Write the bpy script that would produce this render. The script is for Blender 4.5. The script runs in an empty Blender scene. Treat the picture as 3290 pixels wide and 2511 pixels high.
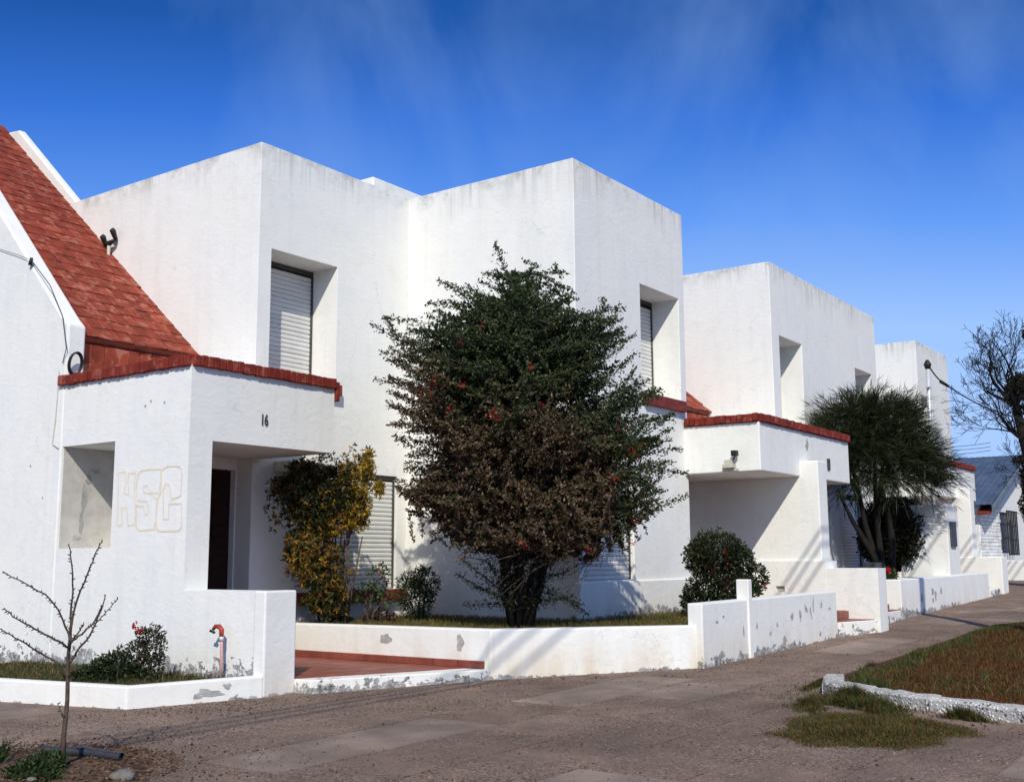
import bpy, bmesh, math, random
import numpy as np
from mathutils import Vector, Matrix, noise as mnoise

C = bpy.context.scene.collection
scene = bpy.context.scene
K, ZO = 1.25, 1.38           # plan units -> metres; eye height above the pavement


def P(x, y, z):
    return (x * K, y * K, z * K + ZO)


# ------------------------------------------------------------------ camera
cam = bpy.data.cameras.new('camera')
cam.sensor_width = 36.0
cam.sensor_fit = 'HORIZONTAL'
cam.lens = 38.924
cam.clip_start = 0.05
cam.clip_end = 3000
co = bpy.data.objects.new('camera', cam)
C.objects.link(co)
RT = Vector((0.5829232, -0.8125101, -0.0052782))
UP = Vector((-0.1179422, -0.0910395, 0.9888384))
FW = Vector((0.8039217, 0.5757944, 0.1488982))
m = Matrix.Identity(4)
for i in range(3):
    m[i][0], m[i][1], m[i][2] = RT[i], UP[i], -FW[i]
m.translation = Vector((0, 0, ZO))
co.matrix_world = m
scene.camera = co

# ------------------------------------------------------------------ world, sun, exposure
TO_SUN = Vector((-0.98, -0.735, 1.0)).normalized()
SUN_EL = math.asin(TO_SUN.z)
SUN_AZ = math.atan2(TO_SUN.x, TO_SUN.y)
w = bpy.data.worlds.new("World")
scene.world = w
w.use_nodes = True
nt = w.node_tree
nt.nodes.clear()


def N(t, kind, **kw):
    n = t.nodes.new(kind)
    for k, v in kw.items():
        setattr(n, k, v)
    return n


wo = N(nt, 'ShaderNodeOutputWorld')
bg = N(nt, 'ShaderNodeBackground')
bg.inputs['Strength'].default_value = 0.075
sky = N(nt, 'ShaderNodeTexSky')
sky.sky_type = 'NISHITA'
sky.sun_disc = False
sky.sun_elevation = SUN_EL
sky.sun_rotation = SUN_AZ
sky.altitude = 20
sky.air_density = 1.0
sky.dust_density = 0.25
sky.ozone_density = 2.2
hsv = N(nt, 'ShaderNodeHueSaturation')
hsv.inputs['Saturation'].default_value = 1.0
hsv.inputs['Value'].default_value = 1.0
# deep saturated blue: the Nishita sky's blue channel drives one colour ramp over the whole sky
sepc = N(nt, 'ShaderNodeSeparateColor')
drv = N(nt, 'ShaderNodeMapRange')
drv.inputs['From Min'].default_value = 2.0
drv.inputs['From Max'].default_value = 10.0
rampc = N(nt, 'ShaderNodeValToRGB')
rampc.color_ramp.interpolation = 'LINEAR'
STOPS = [(2.0, (0.07, 0.75, 3.4)), (3.2, (0.13, 1.15, 5.0)), (3.76, (0.22, 1.48, 6.07)), (4.45, (0.60, 2.65, 10.2)), (5.5, (1.9, 5.0, 13.6)), (6.94, (5.2, 8.5, 15.0)), (10.0, (6.6, 9.6, 15.4))]
el_ = rampc.color_ramp.elements
while len(el_) < len(STOPS):
    el_.new(0.5)
for e_, (bv, c_) in zip(el_, STOPS):
    e_.position = (bv - 2.0) / 8.0
    e_.color = (c_[0] / 16, c_[1] / 16, c_[2] / 16, 1)
comb = N(nt, 'ShaderNodeVectorMath', operation='SCALE')
comb.inputs['Scale'].default_value = 16.0
nt.links.new(sepc.outputs[2], drv.inputs['Value'])
nt.links.new(drv.outputs[0], rampc.inputs[0])
nt.links.new(rampc.outputs[0], comb.inputs[0])
tc = N(nt, 'ShaderNodeTexCoord')
# thin cirrus: stretched noise on the sky direction
mp = N(nt, 'ShaderNodeMapping')
mp.inputs['Rotation'].default_value = (0.15, 0.95, 0.7)
mp.inputs['Scale'].default_value = (0.8, 2.6, 1.5)
n1 = N(nt, 'ShaderNodeTexNoise')
n1.inputs['Scale'].default_value = 2.1
n1.inputs['Detail'].default_value = 9
n1.inputs['Roughness'].default_value = 0.56
n1.inputs['Distortion'].default_value = 0.5
r1 = N(nt, 'ShaderNodeMapRange')
r1.inputs['From Min'].default_value = 0.43
r1.inputs['From Max'].default_value = 0.85
r1.inputs['To Max'].default_value = 0.40
mx = N(nt, 'ShaderNodeMix', data_type='RGBA')
mx.inputs[7].default_value = (4.6, 7.4, 13.0, 1)
nt.links.new(tc.outputs['Generated'], mp.inputs['Vector'])
nt.links.new(mp.outputs[0], n1.inputs['Vector'])
nt.links.new(n1.outputs['Fac'], r1.inputs['Value'])
nt.links.new(sky.outputs[0], hsv.inputs['Color'])
nt.links.new(r1.outputs[0], mx.inputs[0])
nt.links.new(hsv.outputs[0], sepc.inputs[0])
nt.links.new(comb.outputs[0], mx.inputs[6])
nt.links.new(mx.outputs[2], bg.inputs['Color'])
nt.links.new(bg.outputs[0], wo.inputs[0])

sl = bpy.data.lights.new('sun', 'SUN')
sl.energy = 4.4
sl.angle = math.radians(0.53)
sl.color = (1.0, 0.95, 0.82)
so = bpy.data.objects.new('sun', sl)
so.rotation_euler = (-TO_SUN).to_track_quat('-Z', 'Y').to_euler()
so.location = (-10, -10, 20)
C.objects.link(so)
vs = scene.view_settings
scene.display_settings.display_device = 'sRGB'
vs.view_transform = 'Standard'
vs.look = 'None'
vs.gamma = 1.0
vs.exposure = -0.13
vs.use_curve_mapping = False

rnd = random.Random(7)
rng = np.random.default_rng(11)

# ------------------------------------------------------------------ materials


class NT:
    def __init__(s, name):
        s.m = bpy.data.materials.new(name)
        s.m.use_nodes = True
        s.t = s.m.node_tree
        s.t.nodes.clear()
        s.out = s.t.nodes.new('ShaderNodeOutputMaterial')
        s.b = s.t.nodes.new('ShaderNodeBsdfPrincipled')
        s.t.links.new(s.b.outputs[0], s.out.inputs[0])
        s.b.inputs['Specular IOR Level'].default_value = 0.25

    def n(s, kind, **kw):
        return N(s.t, kind, **kw)

    def l(s, a, b):
        s.t.links.new(a, b)

    def val(s, x):
        return x

    def put(s, x, sock):
        if hasattr(x, 'is_linked') or hasattr(x, 'links'):
            s.l(x, sock)
        else:
            sock.default_value = x

    def math(s, op, a, b=0.0, clamp=False):
        q = s.n('ShaderNodeMath', operation=op)
        q.use_clamp = clamp
        s.put(a, q.inputs[0])
        s.put(b, q.inputs[1])
        return q.outputs[0]

    def noise(s, vec, scale, detail=4, rough=0.55, dist=0.0):
        q = s.n('ShaderNodeTexNoise')
        q.inputs['Scale'].default_value = scale
        q.inputs['Detail'].default_value = detail
        q.inputs['Roughness'].default_value = rough
        q.inputs['Distortion'].default_value = dist
        s.l(vec, q.inputs['Vector'])
        return q.outputs['Fac']

    def ramp(s, x, a, b, lo=0.0, hi=1.0):
        q = s.n('ShaderNodeMapRange')
        q.clamp = True
        s.put(x, q.inputs[0])
        s.put(a, q.inputs[1])
        s.put(b, q.inputs[2])
        s.put(lo, q.inputs[3])
        s.put(hi, q.inputs[4])
        return q.outputs[0]

    def mix(s, f, a, b, mode='MIX'):
        q = s.n('ShaderNodeMix', data_type='RGBA', blend_type=mode)
        s.put(f, q.inputs[0])
        for x, i in ((a, 6), (b, 7)):
            if isinstance(x, tuple):
                q.inputs[i].default_value = (*x[:3], 1)
            else:
                s.l(x, q.inputs[i])
        return q.outputs[2]

    def pos(s):
        return s.n('ShaderNodeNewGeometry').outputs['Position']

    def objc(s):
        return s.n('ShaderNodeTexCoord').outputs['Object']

    def sep(s, v):
        return s.n('ShaderNodeSeparateXYZ'), v

    def scaled(s, v, sc):
        q = s.n('ShaderNodeMapping')
        q.inputs['Scale'].default_value = sc
        s.l(v, q.inputs['Vector'])
        return q.outputs[0]

    def prop(s, name):
        q = s.n('ShaderNodeAttribute', attribute_type='OBJECT')
        q.attribute_name = name
        return q.outputs['Fac']

    def rand(s):
        return s.n('ShaderNodeObjectInfo').outputs['Random']

    def color(s, c):
        if isinstance(c, tuple):
            s.b.inputs['Base Color'].default_value = (*c[:3], 1)
        else:
            s.l(c, s.b.inputs['Base Color'])

    def rough(s, r):
        s.put(r, s.b.inputs['Roughness'])

    def bump(s, h, strength=0.3, dist=0.01):
        q = s.n('ShaderNodeBump')
        q.inputs['Strength'].default_value = strength
        q.inputs['Distance'].default_value = dist
        s.l(h, q.inputs['Height'])
        s.l(q.outputs[0], s.b.inputs['Normal'])


def plaster():
    t = NT('white_plaster')
    p = t.pos()
    sx = t.n('ShaderNodeSeparateXYZ')
    t.l(p, sx.inputs[0])
    z = sx.outputs[2]
    # repainted patches and blotches
    big = t.noise(p, 0.9, 5, 0.6, 0.4)
    mid = t.noise(p, 4.0, 6, 0.62, 0.3)
    c = t.mix(t.ramp(big, 0.40, 0.62), (0.81, 0.80, 0.75), (0.79, 0.785, 0.755))
    c = t.mix(t.ramp(mid, 0.50, 0.75, 0, 0.30), c, (0.66, 0.635, 0.59))
    rpat = t.ramp(t.noise(t.scaled(p, (1, 1, 0.8)), 1.7, 7, 0.62, 0.6), 0.535, 0.55)
    c = t.mix(t.math('MULTIPLY', rpat, 0.45), c, (0.84, 0.825, 0.79))
    wob = t.n('ShaderNodeVectorMath', operation='ADD')
    wn = t.n('ShaderNodeTexNoise')
    wn.inputs['Scale'].default_value = 3.0
    wn.inputs['Detail'].default_value = 4
    t.l(p, wn.inputs['Vector'])
    t.l(p, wob.inputs[0])
    t.l(wn.outputs['Color'], wob.inputs[1])
    vc = t.n('ShaderNodeTexVoronoi', feature='DISTANCE_TO_EDGE')
    vc.inputs['Scale'].default_value = 0.55
    t.l(wob.outputs[0], vc.inputs['Vector'])
    crack = t.math('MULTIPLY', t.ramp(vc.outputs['Distance'], 0.0, 0.006, 1.0, 0.0), t.ramp(t.noise(p, 0.8, 3), 0.50, 0.60))
    c = t.mix(t.math('MULTIPLY', crack, 0.35), c, (0.40, 0.38, 0.35))
    # faint vertical rain marks over the whole height
    st0 = t.noise(t.scaled(p, (5, 5, 0.22)), 1.4, 4, 0.6)
    c = t.mix(t.ramp(st0, 0.52, 0.78, 0, 0.28), c, (0.62, 0.61, 0.57))
    # drips running down from the roof edge, each with its own length
    st = t.noise(t.scaled(p, (7, 7, 0.16)), 1.6, 5, 0.65)
    st2 = t.noise(t.scaled(p, (1.6, 1.6, 0.1)), 1.0, 3)
    reach = t.math('MULTIPLY_ADD' if False else 'MULTIPLY', st2, 1.1)
    top = t.prop('drip_top')
    below = t.math('SUBTRACT', top, z)
    fade = t.ramp(below, 0.0, t.math('MULTIPLY', reach, 1.0), 1.0, 0.0)
    d = t.math('MULTIPLY', t.ramp(st, 0.44, 0.70), fade)
    d = t.math('MULTIPLY', d, t.math('MULTIPLY', t.prop('drips'), t.ramp(t.noise(p, 0.85, 3, 0.5), 0.40, 0.60, 0.12, 1.0)))
    blot = t.math('MULTIPLY', t.ramp(t.noise(p, 3.2, 6, 0.7), 0.46, 0.66), t.ramp(below, 0.0, 0.30, 1.0, 0.0))
    d = t.math('MAXIMUM', d, t.math('MULTIPLY', blot, t.math('MULTIPLY', t.prop('drips'), 0.8)))
    c = t.mix(t.math('MULTIPLY', d, 0.80), c, (0.25, 0.235, 0.19))
    # ochre splash stains near the foot of low walls
    up = t.math('SUBTRACT', z, t.prop('foot'))
    so_ = t.noise(t.scaled(p, (2.2, 2.2, 0.5)), 1.2, 5, 0.6)
    och = t.math('MULTIPLY', t.ramp(up, 0.05, 0.5, 1.0, 0.0), t.ramp(so_, 0.38, 0.62))
    och = t.math('MULTIPLY', och, t.prop('ochre'))
    c = t.mix(t.math('MULTIPLY', och, 0.62), c, (0.60, 0.46, 0.28))
    # flaked paint: hard-edged, bare cement behind
    lo = t.noise(p, 1.9, 3, 0.5)
    hi = t.noise(t.scaled(p, (1, 1, 1.3)), 8.5, 7, 0.68, 0.3)
    line = t.math('ADD', t.math('SUBTRACT', t.math('MULTIPLY', lo, 2.2), 0.85), t.math('MULTIPLY', t.math('SUBTRACT', hi, 0.5), 3.2))
    line = t.math('MULTIPLY', line, t.prop('flake'))
    gap = t.math('SUBTRACT', line, up)
    fm = t.math('MULTIPLY', t.ramp(gap, 0.0, 0.008), t.math('GREATER_THAN', t.prop('flake'), 0.01))
    chips = t.ramp(t.noise(p, 17, 6, 0.72), 0.50, 0.53)
    cem = t.mix(t.ramp(t.noise(p, 5, 5, 0.65), 0.36, 0.62), (0.10, 0.098, 0.095), (0.36, 0.35, 0.335))
    cem = t.mix(t.math('MULTIPLY', chips, t.ramp(gap, 0.02, 0.22, 0.25, 0.9)), cem, (0.66, 0.65, 0.62))
    c = t.mix(fm, c, cem)
    t.color(c)
    t.rough(0.88)
    fine = t.noise(p, 95, 4, 0.6)
    trowel = t.noise(t.scaled(p, (1, 1, 1.7)), 6.5, 6, 0.58, 0.8)
    h = t.math('ADD', t.math('MULTIPLY', fine, 0.10), t.math('MULTIPLY', trowel, 0.9))
    h = t.math('SUBTRACT', h, t.math('MULTIPLY', fm, 0.35))
    t.bump(h, 0.30, 0.02)
    return t.m


def simple(name, col, rough=0.7, var=0.15, scale=6.0, bump=0.15, dist=0.006, rand=0.0, col2=None, metal=0.0):
    t = NT(name)
    p = t.objc() if rand == 0 else t.pos()
    n_ = t.noise(p, scale, 6, 0.62, 0.2)
    dark = tuple(v * (1 - var) for v in col)
    lite = col2 or tuple(min(1, v * (1 + var)) for v in col)
    c = t.mix(t.ramp(n_, 0.35, 0.65), dark, lite)
    if rand:
        q = t.n('ShaderNodeHueSaturation')
        t.l(c, q.inputs['Color'])
        t.l(t.ramp(t.rand(), 0, 1, 1 - rand, 1 + rand), q.inputs['Value'])
        c = q.outputs[0]
    t.color(c)
    t.rough(rough)
    t.b.inputs['Metallic'].default_value = metal
    t.bump(t.noise(p, scale * 7, 4), bump, dist)
    return t.m


def brick_mat(name, a, b, pale, amount):
    t = NT(name)
    p = t.pos()
    rn = t.rand()
    c = t.mix(t.ramp(t.noise(p, 5, 5), 0.35, 0.65), a, b)
    # lime bloom
    bl = t.math('ADD', t.noise(p, 10, 3, 0.5), t.math('MULTIPLY', rn, 0.14))
    c = t.mix(t.ramp(bl, 0.62, 0.72, 0, amount), c, pale)
    q = t.n('ShaderNodeHueSaturation')
    t.l(c, q.inputs['Color'])
    t.l(t.ramp(rn, 0, 1, 0.82, 1.14), q.inputs['Value'])
    t.color(q.outputs[0])
    t.rough(0.82)
    t.bump(t.noise(p, 60, 4), 0.35, 0.004)
    return t.m


def leafmat(name, rough=0.5, transl=0.25):
    t = NT(name)
    a = t.n('ShaderNodeAttribute', attribute_type='GEOMETRY')
    a.attribute_name = 'Col'
    t.color(a.outputs['Color'])
    t.rough(rough)
    t.b.inputs['Specular IOR Level'].default_value = 0.25
    tr = t.n('ShaderNodeBsdfTranslucent')
    t.l(a.outputs['Color'], tr.inputs['Color'])
    ms = t.n('ShaderNodeMixShader')
    ms.inputs[0].default_value = transl
    t.l(t.b.outputs[0], ms.inputs[1])
    t.l(tr.outputs[0], ms.inputs[2])
    t.l(ms.outputs[0], t.out.inputs[0])
    return t.m


def pebble(name, base, cols, scale, smooth_amt):
    """exposed-aggregate concrete"""
    t = NT(name)
    p = t.pos()
    v = t.n('ShaderNodeTexVoronoi')
    v.inputs['Scale'].default_value = scale
    v.inputs['Randomness'].default_value = 1.0
    t.l(p, v.inputs['Vector'])
    sv = t.n('ShaderNodeSeparateColor')
    t.l(v.outputs['Color'], sv.inputs[0])
    stone = t.mix(t.ramp(sv.outputs[0], 0, 1), cols[0], cols[1])
    stone = t.mix(t.ramp(sv.outputs[1], 0.80, 0.86), stone, cols[2])
    stone = t.mix(t.ramp(sv.outputs[2], 0.82, 0.88), stone, cols[3])
    inside = t.ramp(v.outputs['Distance'], 0.36, 0.52, 1.0, 0.0)
    patch = t.noise(p, 1.1, 6, 0.62, 0.5)
    patch2 = t.noise(p, 5.0, 5, 0.6)
    wear = t.ramp(t.math('ADD', patch, t.math('MULTIPLY', patch2, 0.5)), 0.60 + smooth_amt, 0.84 + smooth_amt, 0, 1)
    f = t.math('MULTIPLY', inside, wear)
    stain = t.ramp(t.noise(p, 0.55, 5, 0.6, 0.6), 0.34, 0.66, 0.80, 1.16)
    mort = t.mix(t.ramp(t.noise(p, 2.3, 5), 0.35, 0.7), tuple(x * 0.78 for x in base), tuple(min(1, x * 1.18) for x in base))
    c = t.mix(f, mort, stone)
    q = t.n('ShaderNodeHueSaturation')
    t.l(c, q.inputs['Color'])
    t.l(t.math('MULTIPLY', t.ramp(t.rand(), 0, 1, 0.94, 1.06), stain), q.inputs['Value'])
    t.color(q.outputs[0])
    t.rough(0.9)
    h = t.math('MULTIPLY', f, t.ramp(v.outputs['Distance'], 0, 0.5, 1, 0))
    h = t.math('ADD', h, t.math('MULTIPLY', t.noise(p, 70, 4), 0.35))
    t.bump(h, 0.8, 0.012)
    return t.m


M = {}
M['plaster'] = plaster()
M['old_plaster'] = simple('unpainted_plaster', (0.50, 0.475, 0.44), 0.9, 0.12, 5, 0.3, 0.008)
M['brick'] = brick_mat('red_brick', (0.15, 0.018, 0.011), (0.235, 0.032, 0.019), (0.30, 0.14, 0.10), 0.40)
M['tile'] = brick_mat('clay_tile', (0.185, 0.033, 0.017), (0.31, 0.055, 0.027), (0.34, 0.17, 0.125), 0.5)
M['floor_tile'] = simple('red_floor_tile', (0.23, 0.065, 0.044), 0.45, 0.2, 5, 0.1, 0.003, rand=0.12)
M['sill'] = simple('red_sill', (0.19, 0.036, 0.024), 0.6, 0.3, 9, 0.2)
M['slat'] = simple('shutter_white', (0.66, 0.66, 0.63), 0.45, 0.06, 3, 0.03, rand=0.05)
M['slat_grey'] = simple('shutter_grey', (0.30, 0.32, 0.36), 0.5, 0.1, 3, 0.03, rand=0.05)
M['rail'] = simple('dark_rail', (0.07, 0.065, 0.06), 0.5, 0.2, 8)
M['door'] = simple('dark_wood', (0.022, 0.008, 0.006), 0.5, 0.4, 12, 0.2)
M['door_pale'] = simple('cream_wood', (0.62, 0.50, 0.30), 0.6, 0.1, 8)
M['black'] = simple('black_metal', (0.02, 0.02, 0.02), 0.5, 0.2, 8)
M['grey_metal'] = simple('grey_metal', (0.55, 0.57, 0.58), 0.4, 0.08, 8, 0.05, metal=0.2)
M['steel_pole'] = simple('galvanised_pole', (0.62, 0.66, 0.68), 0.42, 0.08, 10, 0.05, metal=0.35)
M['darkbox'] = simple('dark_grey_box', (0.06, 0.062, 0.07), 0.5, 0.15, 6)
M['cream'] = simple('cream_fixture', (0.50, 0.47, 0.40), 0.6, 0.12, 12)
M['cement'] = simple('bare_cement', (0.36, 0.355, 0.34), 0.95, 0.22, 14, 0.4, 0.006)
M['paint_orange'] = simple('faded_orange_paint', (0.78, 0.67, 0.52), 0.85, 0.05, 14, 0.1)
M['pipe'] = simple('pink_pipe', (0.55, 0.30, 0.27), 0.6, 0.12, 12, 0.1)
M['tapred'] = simple('red_tap', (0.33, 0.045, 0.03), 0.4, 0.2, 14, 0.1)
M['bark'] = simple('brown_bark', (0.085, 0.060, 0.046), 0.9, 0.4, 18, 0.6, 0.01)
M['bark_dark'] = simple('dark_bark', (0.012, 0.0095, 0.008), 0.9, 0.4, 14, 0.6, 0.01)
M['soil'] = simple('brown_soil', (0.115, 0.070, 0.045), 0.95, 0.4, 9, 0.8, 0.02)
M['earth'] = simple('lawn_soil', (0.075, 0.032, 0.012), 0.95, 0.35, 7, 0.8, 0.02)
M['ground'] = simple('ground_dirt', (0.15, 0.125, 0.10), 0.95, 0.2, 0.6, 0.4, 0.02, rand=0.001)
M['roofblue'] = simple('blue_roof_metal', (0.085, 0.115, 0.165), 0.45, 0.25, 1.4, 0.05, metal=0.15)
M['fascia'] = simple('grey_fascia', (0.13, 0.16, 0.20), 0.6, 0.15, 6)
M['stone_white'] = simple('painted_stone', (0.70, 0.69, 0.66), 0.85, 0.10, 6, 0.4, 0.012, rand=0.10)
M['hose'] = simple('black_pipe', (0.035, 0.037, 0.045), 0.42, 0.15, 12)
M['leaf'] = leafmat('leaf')
M['grass'] = leafmat('grass_blade', 0.7, 0.3)
M['petal'] = leafmat('petal', 0.6, 0.35)
BASE = (0.222, 0.152, 0.112)
M['aggregate'] = pebble('pebble_concrete', BASE, ((0.115, 0.075, 0.055), (0.225, 0.155, 0.115), (0.40, 0.31, 0.25), (0.05, 0.036, 0.028)), 44, -0.05)
M['smooth'] = pebble('smooth_concrete', (0.262, 0.196, 0.153), ((0.13, 0.092, 0.07), (0.20, 0.145, 0.11), (0.28, 0.22, 0.18), (0.08, 0.06, 0.05)), 60, 0.42)
M['kerbstone'] = pebble('whitewashed_pebbles', (0.42, 0.40, 0.36), ((0.46, 0.44, 0.40), (0.70, 0.68, 0.63), (0.80, 0.78, 0.73), (0.10, 0.08, 0.06)), 34, -0.38)
M['stone'] = simple('grey_stone', (0.17, 0.15, 0.13), 0.9, 0.25, 12, 0.5, 0.01)


# ------------------------------------------------------------------ mesh helpers
def link(name, me, mat, parent=None, kind=None, label=None):
    o = bpy.data.objects.new(name, me)
    C.objects.link(o)
    if mat is not None and me is not None and len(me.materials) == 0:
        me.materials.append(mat)
    if parent is not None:
        adopt(o, parent)
    if kind:
        o['kind'] = kind
    if label:
        o['label'] = label
    return o


def wm(o):
    mm = o.matrix_basis.copy()
    if o.parent is not None:
        return wm(o.parent) @ o.matrix_parent_inverse @ mm
    return mm


def adopt(o, parent):
    o.parent = parent
    o.matrix_parent_inverse = wm(parent).inverted()


def tag(o, label=None, cat=None, group=None, kind=None):
    for k, v in (('label', label), ('category', cat), ('group', group), ('kind', kind)):
        if v:
            o[k] = v
    return o


def thing(name, label, cat, loc, group=None):
    o = bpy.data.objects.new(name, None)
    C.objects.link(o)
    o.empty_display_size = 0.2
    o.location = P(*loc)
    return tag(o, label, cat, group)


class MB:
    """collects polygons, in metres"""

    def __init__(s):
        s.v, s.f = [], []

    def add(s, vs, fs):
        k = len(s.v)
        s.v += [tuple(v) for v in vs]
        s.f += [tuple(i + k for i in f) for f in fs]

    def box(s, a, b, unit=True):
        (x0, y0, z0), (x1, y1, z1) = a, b
        vs = [(x, y, z) for z in (z0, z1) for (x, y) in ((x0, y0), (x1, y0), (x1, y1), (x0, y1))]
        if unit:
            vs = [P(*v) for v in vs]
        s.add(vs, [(3, 2, 1, 0), (4, 5, 6, 7), (0, 1, 5, 4), (1, 2, 6, 5), (2, 3, 7, 6), (3, 0, 4, 7)])

    def hexa(s, bottom, top, unit=True):
        """two quads given ccw from above"""
        vs = list(bottom) + list(top)
        if unit:
            vs = [P(*v) for v in vs]
        s.add(vs, [(3, 2, 1, 0), (4, 5, 6, 7), (0, 1, 5, 4), (1, 2, 6, 5), (2, 3, 7, 6), (3, 0, 4, 7)])

    def prism(s, poly, axis, lo, hi, unit=True):
        """poly in the plane normal to axis ('x': (y,z), 'y': (x,z), 'z': (x,y))"""
        n = len(poly)

        def at(q, t):
            return {'x': (t, q[0], q[1]), 'y': (q[0], t, q[1]), 'z': (q[0], q[1], t)}[axis]
        vs = [at(q, lo) for q in poly] + [at(q, hi) for q in poly]
        if unit:
            vs = [P(*v) for v in vs]
        s.add(vs, [tuple(range(n - 1, -1, -1)), tuple(range(n, 2 * n))] +
              [(i, (i + 1) % n, n + (i + 1) % n, n + i) for i in range(n)])

    def tube(s, pts, radii, n=7, unit=True, caps=True):
        pts = [Vector(P(*p)) if unit else Vector(p) for p in pts]
        if not hasattr(radii, '__len__'):
            radii = [radii] * len(pts)
        ref = None
        rings = []
        for i, p in enumerate(pts):
            d = (pts[min(i + 1, len(pts) - 1)] - pts[max(i - 1, 0)])
            if d.length < 1e-9:
                d = Vector((0, 0, 1))
            d.normalize()
            if ref is None:
                ref = d.orthogonal().normalized()
            ref = (ref - d * ref.dot(d))
            if ref.length < 1e-6:
                ref = d.orthogonal()
            ref.normalize()
            b = d.cross(ref)
            rings.append([p + (ref * math.cos(2 * math.pi * k / n) + b * math.sin(2 * math.pi * k / n)) * radii[i] for k in range(n)])
        vs = [v for r in rings for v in r]
        fs = []
        for i in range(len(pts) - 1):
            for k in range(n):
                a, b_ = i * n + k, i * n + (k + 1) % n
                fs.append((a, b_, b_ + n, a + n))
        if caps:
            fs.append(tuple(range(n - 1, -1, -1)))
            fs.append(tuple((len(pts) - 1) * n + k for k in range(n)))
        s.add(vs, fs)

    def mesh(s, name):
        me = bpy.data.meshes.new(name)
        me.from_pydata(s.v, [], s.f)
        bm = bmesh.new()
        bm.from_mesh(me)
        bmesh.ops.recalc_face_normals(bm, faces=bm.faces)
        bm.to_mesh(me)
        bm.free()
        me.update()
        return me

    def build(s, name, mat, parent=None, smooth=False, bevel=0.0, kind=None, label=None):
        me = s.mesh(name)
        if smooth:
            me.polygons.foreach_set('use_smooth', [True] * len(me.polygons))
        o = link(name, me, mat, parent, kind, label)
        if bevel:
            b = o.modifiers.new('bevel', 'BEVEL')
            b.width = bevel
            b.segments = 2
            b.limit_method = 'ANGLE'
            b.angle_limit = math.radians(40)
        return o


def solid(name, mat, parent, boxes, cuts=(), bevel=0.02, props=None, label=None, seam_x=(), wavy=0.0):
    """boxes joined and cut with booleans into one wall mesh"""
    mb = MB()
    mb.box(*boxes[0]) if isinstance(boxes[0], tuple) else mb.prism(*boxes[0])
    base = bpy.data.objects.new('tmp', mb.mesh('tmp'))
    C.objects.link(base)
    tmp = []
    for kind, lst in (('UNION', boxes[1:]), ('DIFFERENCE', cuts)):
        for b in lst:
            mb = MB()
            mb.box(*b) if isinstance(b, tuple) else mb.prism(*b)
            o = bpy.data.objects.new('tmp', mb.mesh('tmp'))
            C.objects.link(o)
            tmp.append(o)
            md = base.modifiers.new('b', 'BOOLEAN')
            md.operation = kind
            md.solver = 'EXACT'
            md.object = o
    dg = bpy.context.evaluated_depsgraph_get()
    dg.update()
    me = bpy.data.meshes.new_from_object(base.evaluated_get(dg))
    me.name = name
    for o in tmp + [base]:
        d = o.data
        bpy.data.objects.remove(o)
        bpy.data.meshes.remove(d)
    o = link(name, me, mat, parent, None, label)
    if bevel:
        b = o.modifiers.new('bevel', 'BEVEL')
        b.width = bevel
        b.segments = 3
        b.limit_method = 'WEIGHT'
        b.use_clamp_overlap = True
        bmx = bmesh.new()
        bmx.from_mesh(me)
        bmesh.ops.remove_doubles(bmx, verts=bmx.verts, dist=1e-4)
        bmesh.ops.dissolve_limit(bmx, angle_limit=0.01, verts=bmx.verts, edges=bmx.edges)
        if wavy:
            for ax in range(3):
                lo_ = min(v.co[ax] for v in bmx.verts)
                hi_ = max(v.co[ax] for v in bmx.verts)
                k_ = math.ceil(lo_ / 0.45) * 0.45
                while k_ < hi_:
                    co_, no_ = [0, 0, 0], [0, 0, 0]
                    co_[ax], no_[ax] = k_, 1
                    bmesh.ops.bisect_plane(bmx, geom=list(bmx.verts) + list(bmx.edges) + list(bmx.faces), plane_co=co_, plane_no=no_)
                    k_ += 0.45
            for v in bmx.verts:
                v.co += (mnoise.noise_vector(v.co * 0.7) * 1.0 + mnoise.noise_vector(v.co * 2.1) * 0.5) * wavy
            bmx.normal_update()
        lay = bmx.edges.layers.float.new('bevel_weight_edge')
        for e in bmx.edges:
            sharp = len(e.link_faces) == 2 and e.calc_face_angle(0) > 0.6
            seam = any(all(abs(v.co.x - sx * K) < 2e-2 for v in e.verts) for sx in seam_x)
            e[lay] = 1.0 if sharp and not seam else 0.0
        bmx.to_mesh(me)
        bmx.free()
    setp(o, **(props or {}))
    return o


def setp(o, drip_top=-100.0, drips=0.0, foot=-100.0, ochre=0.0, flake=0.0):
    o['drip_top'], o['drips'], o['foot'], o['ochre'], o['flake'] = map(float, (drip_top, drips, foot, ochre, flake))
    return o


def Z(z):
    return z * K + ZO


GX = [-400, 3, 6.3, 10, 13.6, 16.6, 21.5, 26, 33, 45, 400]
GZ = [-1.12, -1.12, -1.10, -1.055, -0.985, -0.885, -0.75, -0.60, -0.42, -0.36, -0.36]


def gz(x):
    return float(np.interp(x, GX, GZ))


def blob(cx, cz, rx, rz, seed, n=16, jag=0.35):
    r = random.Random(seed)
    out = []
    ph = [r.uniform(0, 6.28) for _ in range(3)]
    for i in range(n):
        a = 2 * math.pi * i / n
        k = 1 + jag * (0.5 * math.sin(3 * a + ph[0]) + 0.35 * math.sin(5 * a + ph[1])) + r.uniform(-jag, jag) * 0.4
        out.append((cx + rx * k * math.cos(a), cz + rz * k * math.sin(a)))
    return out


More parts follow.
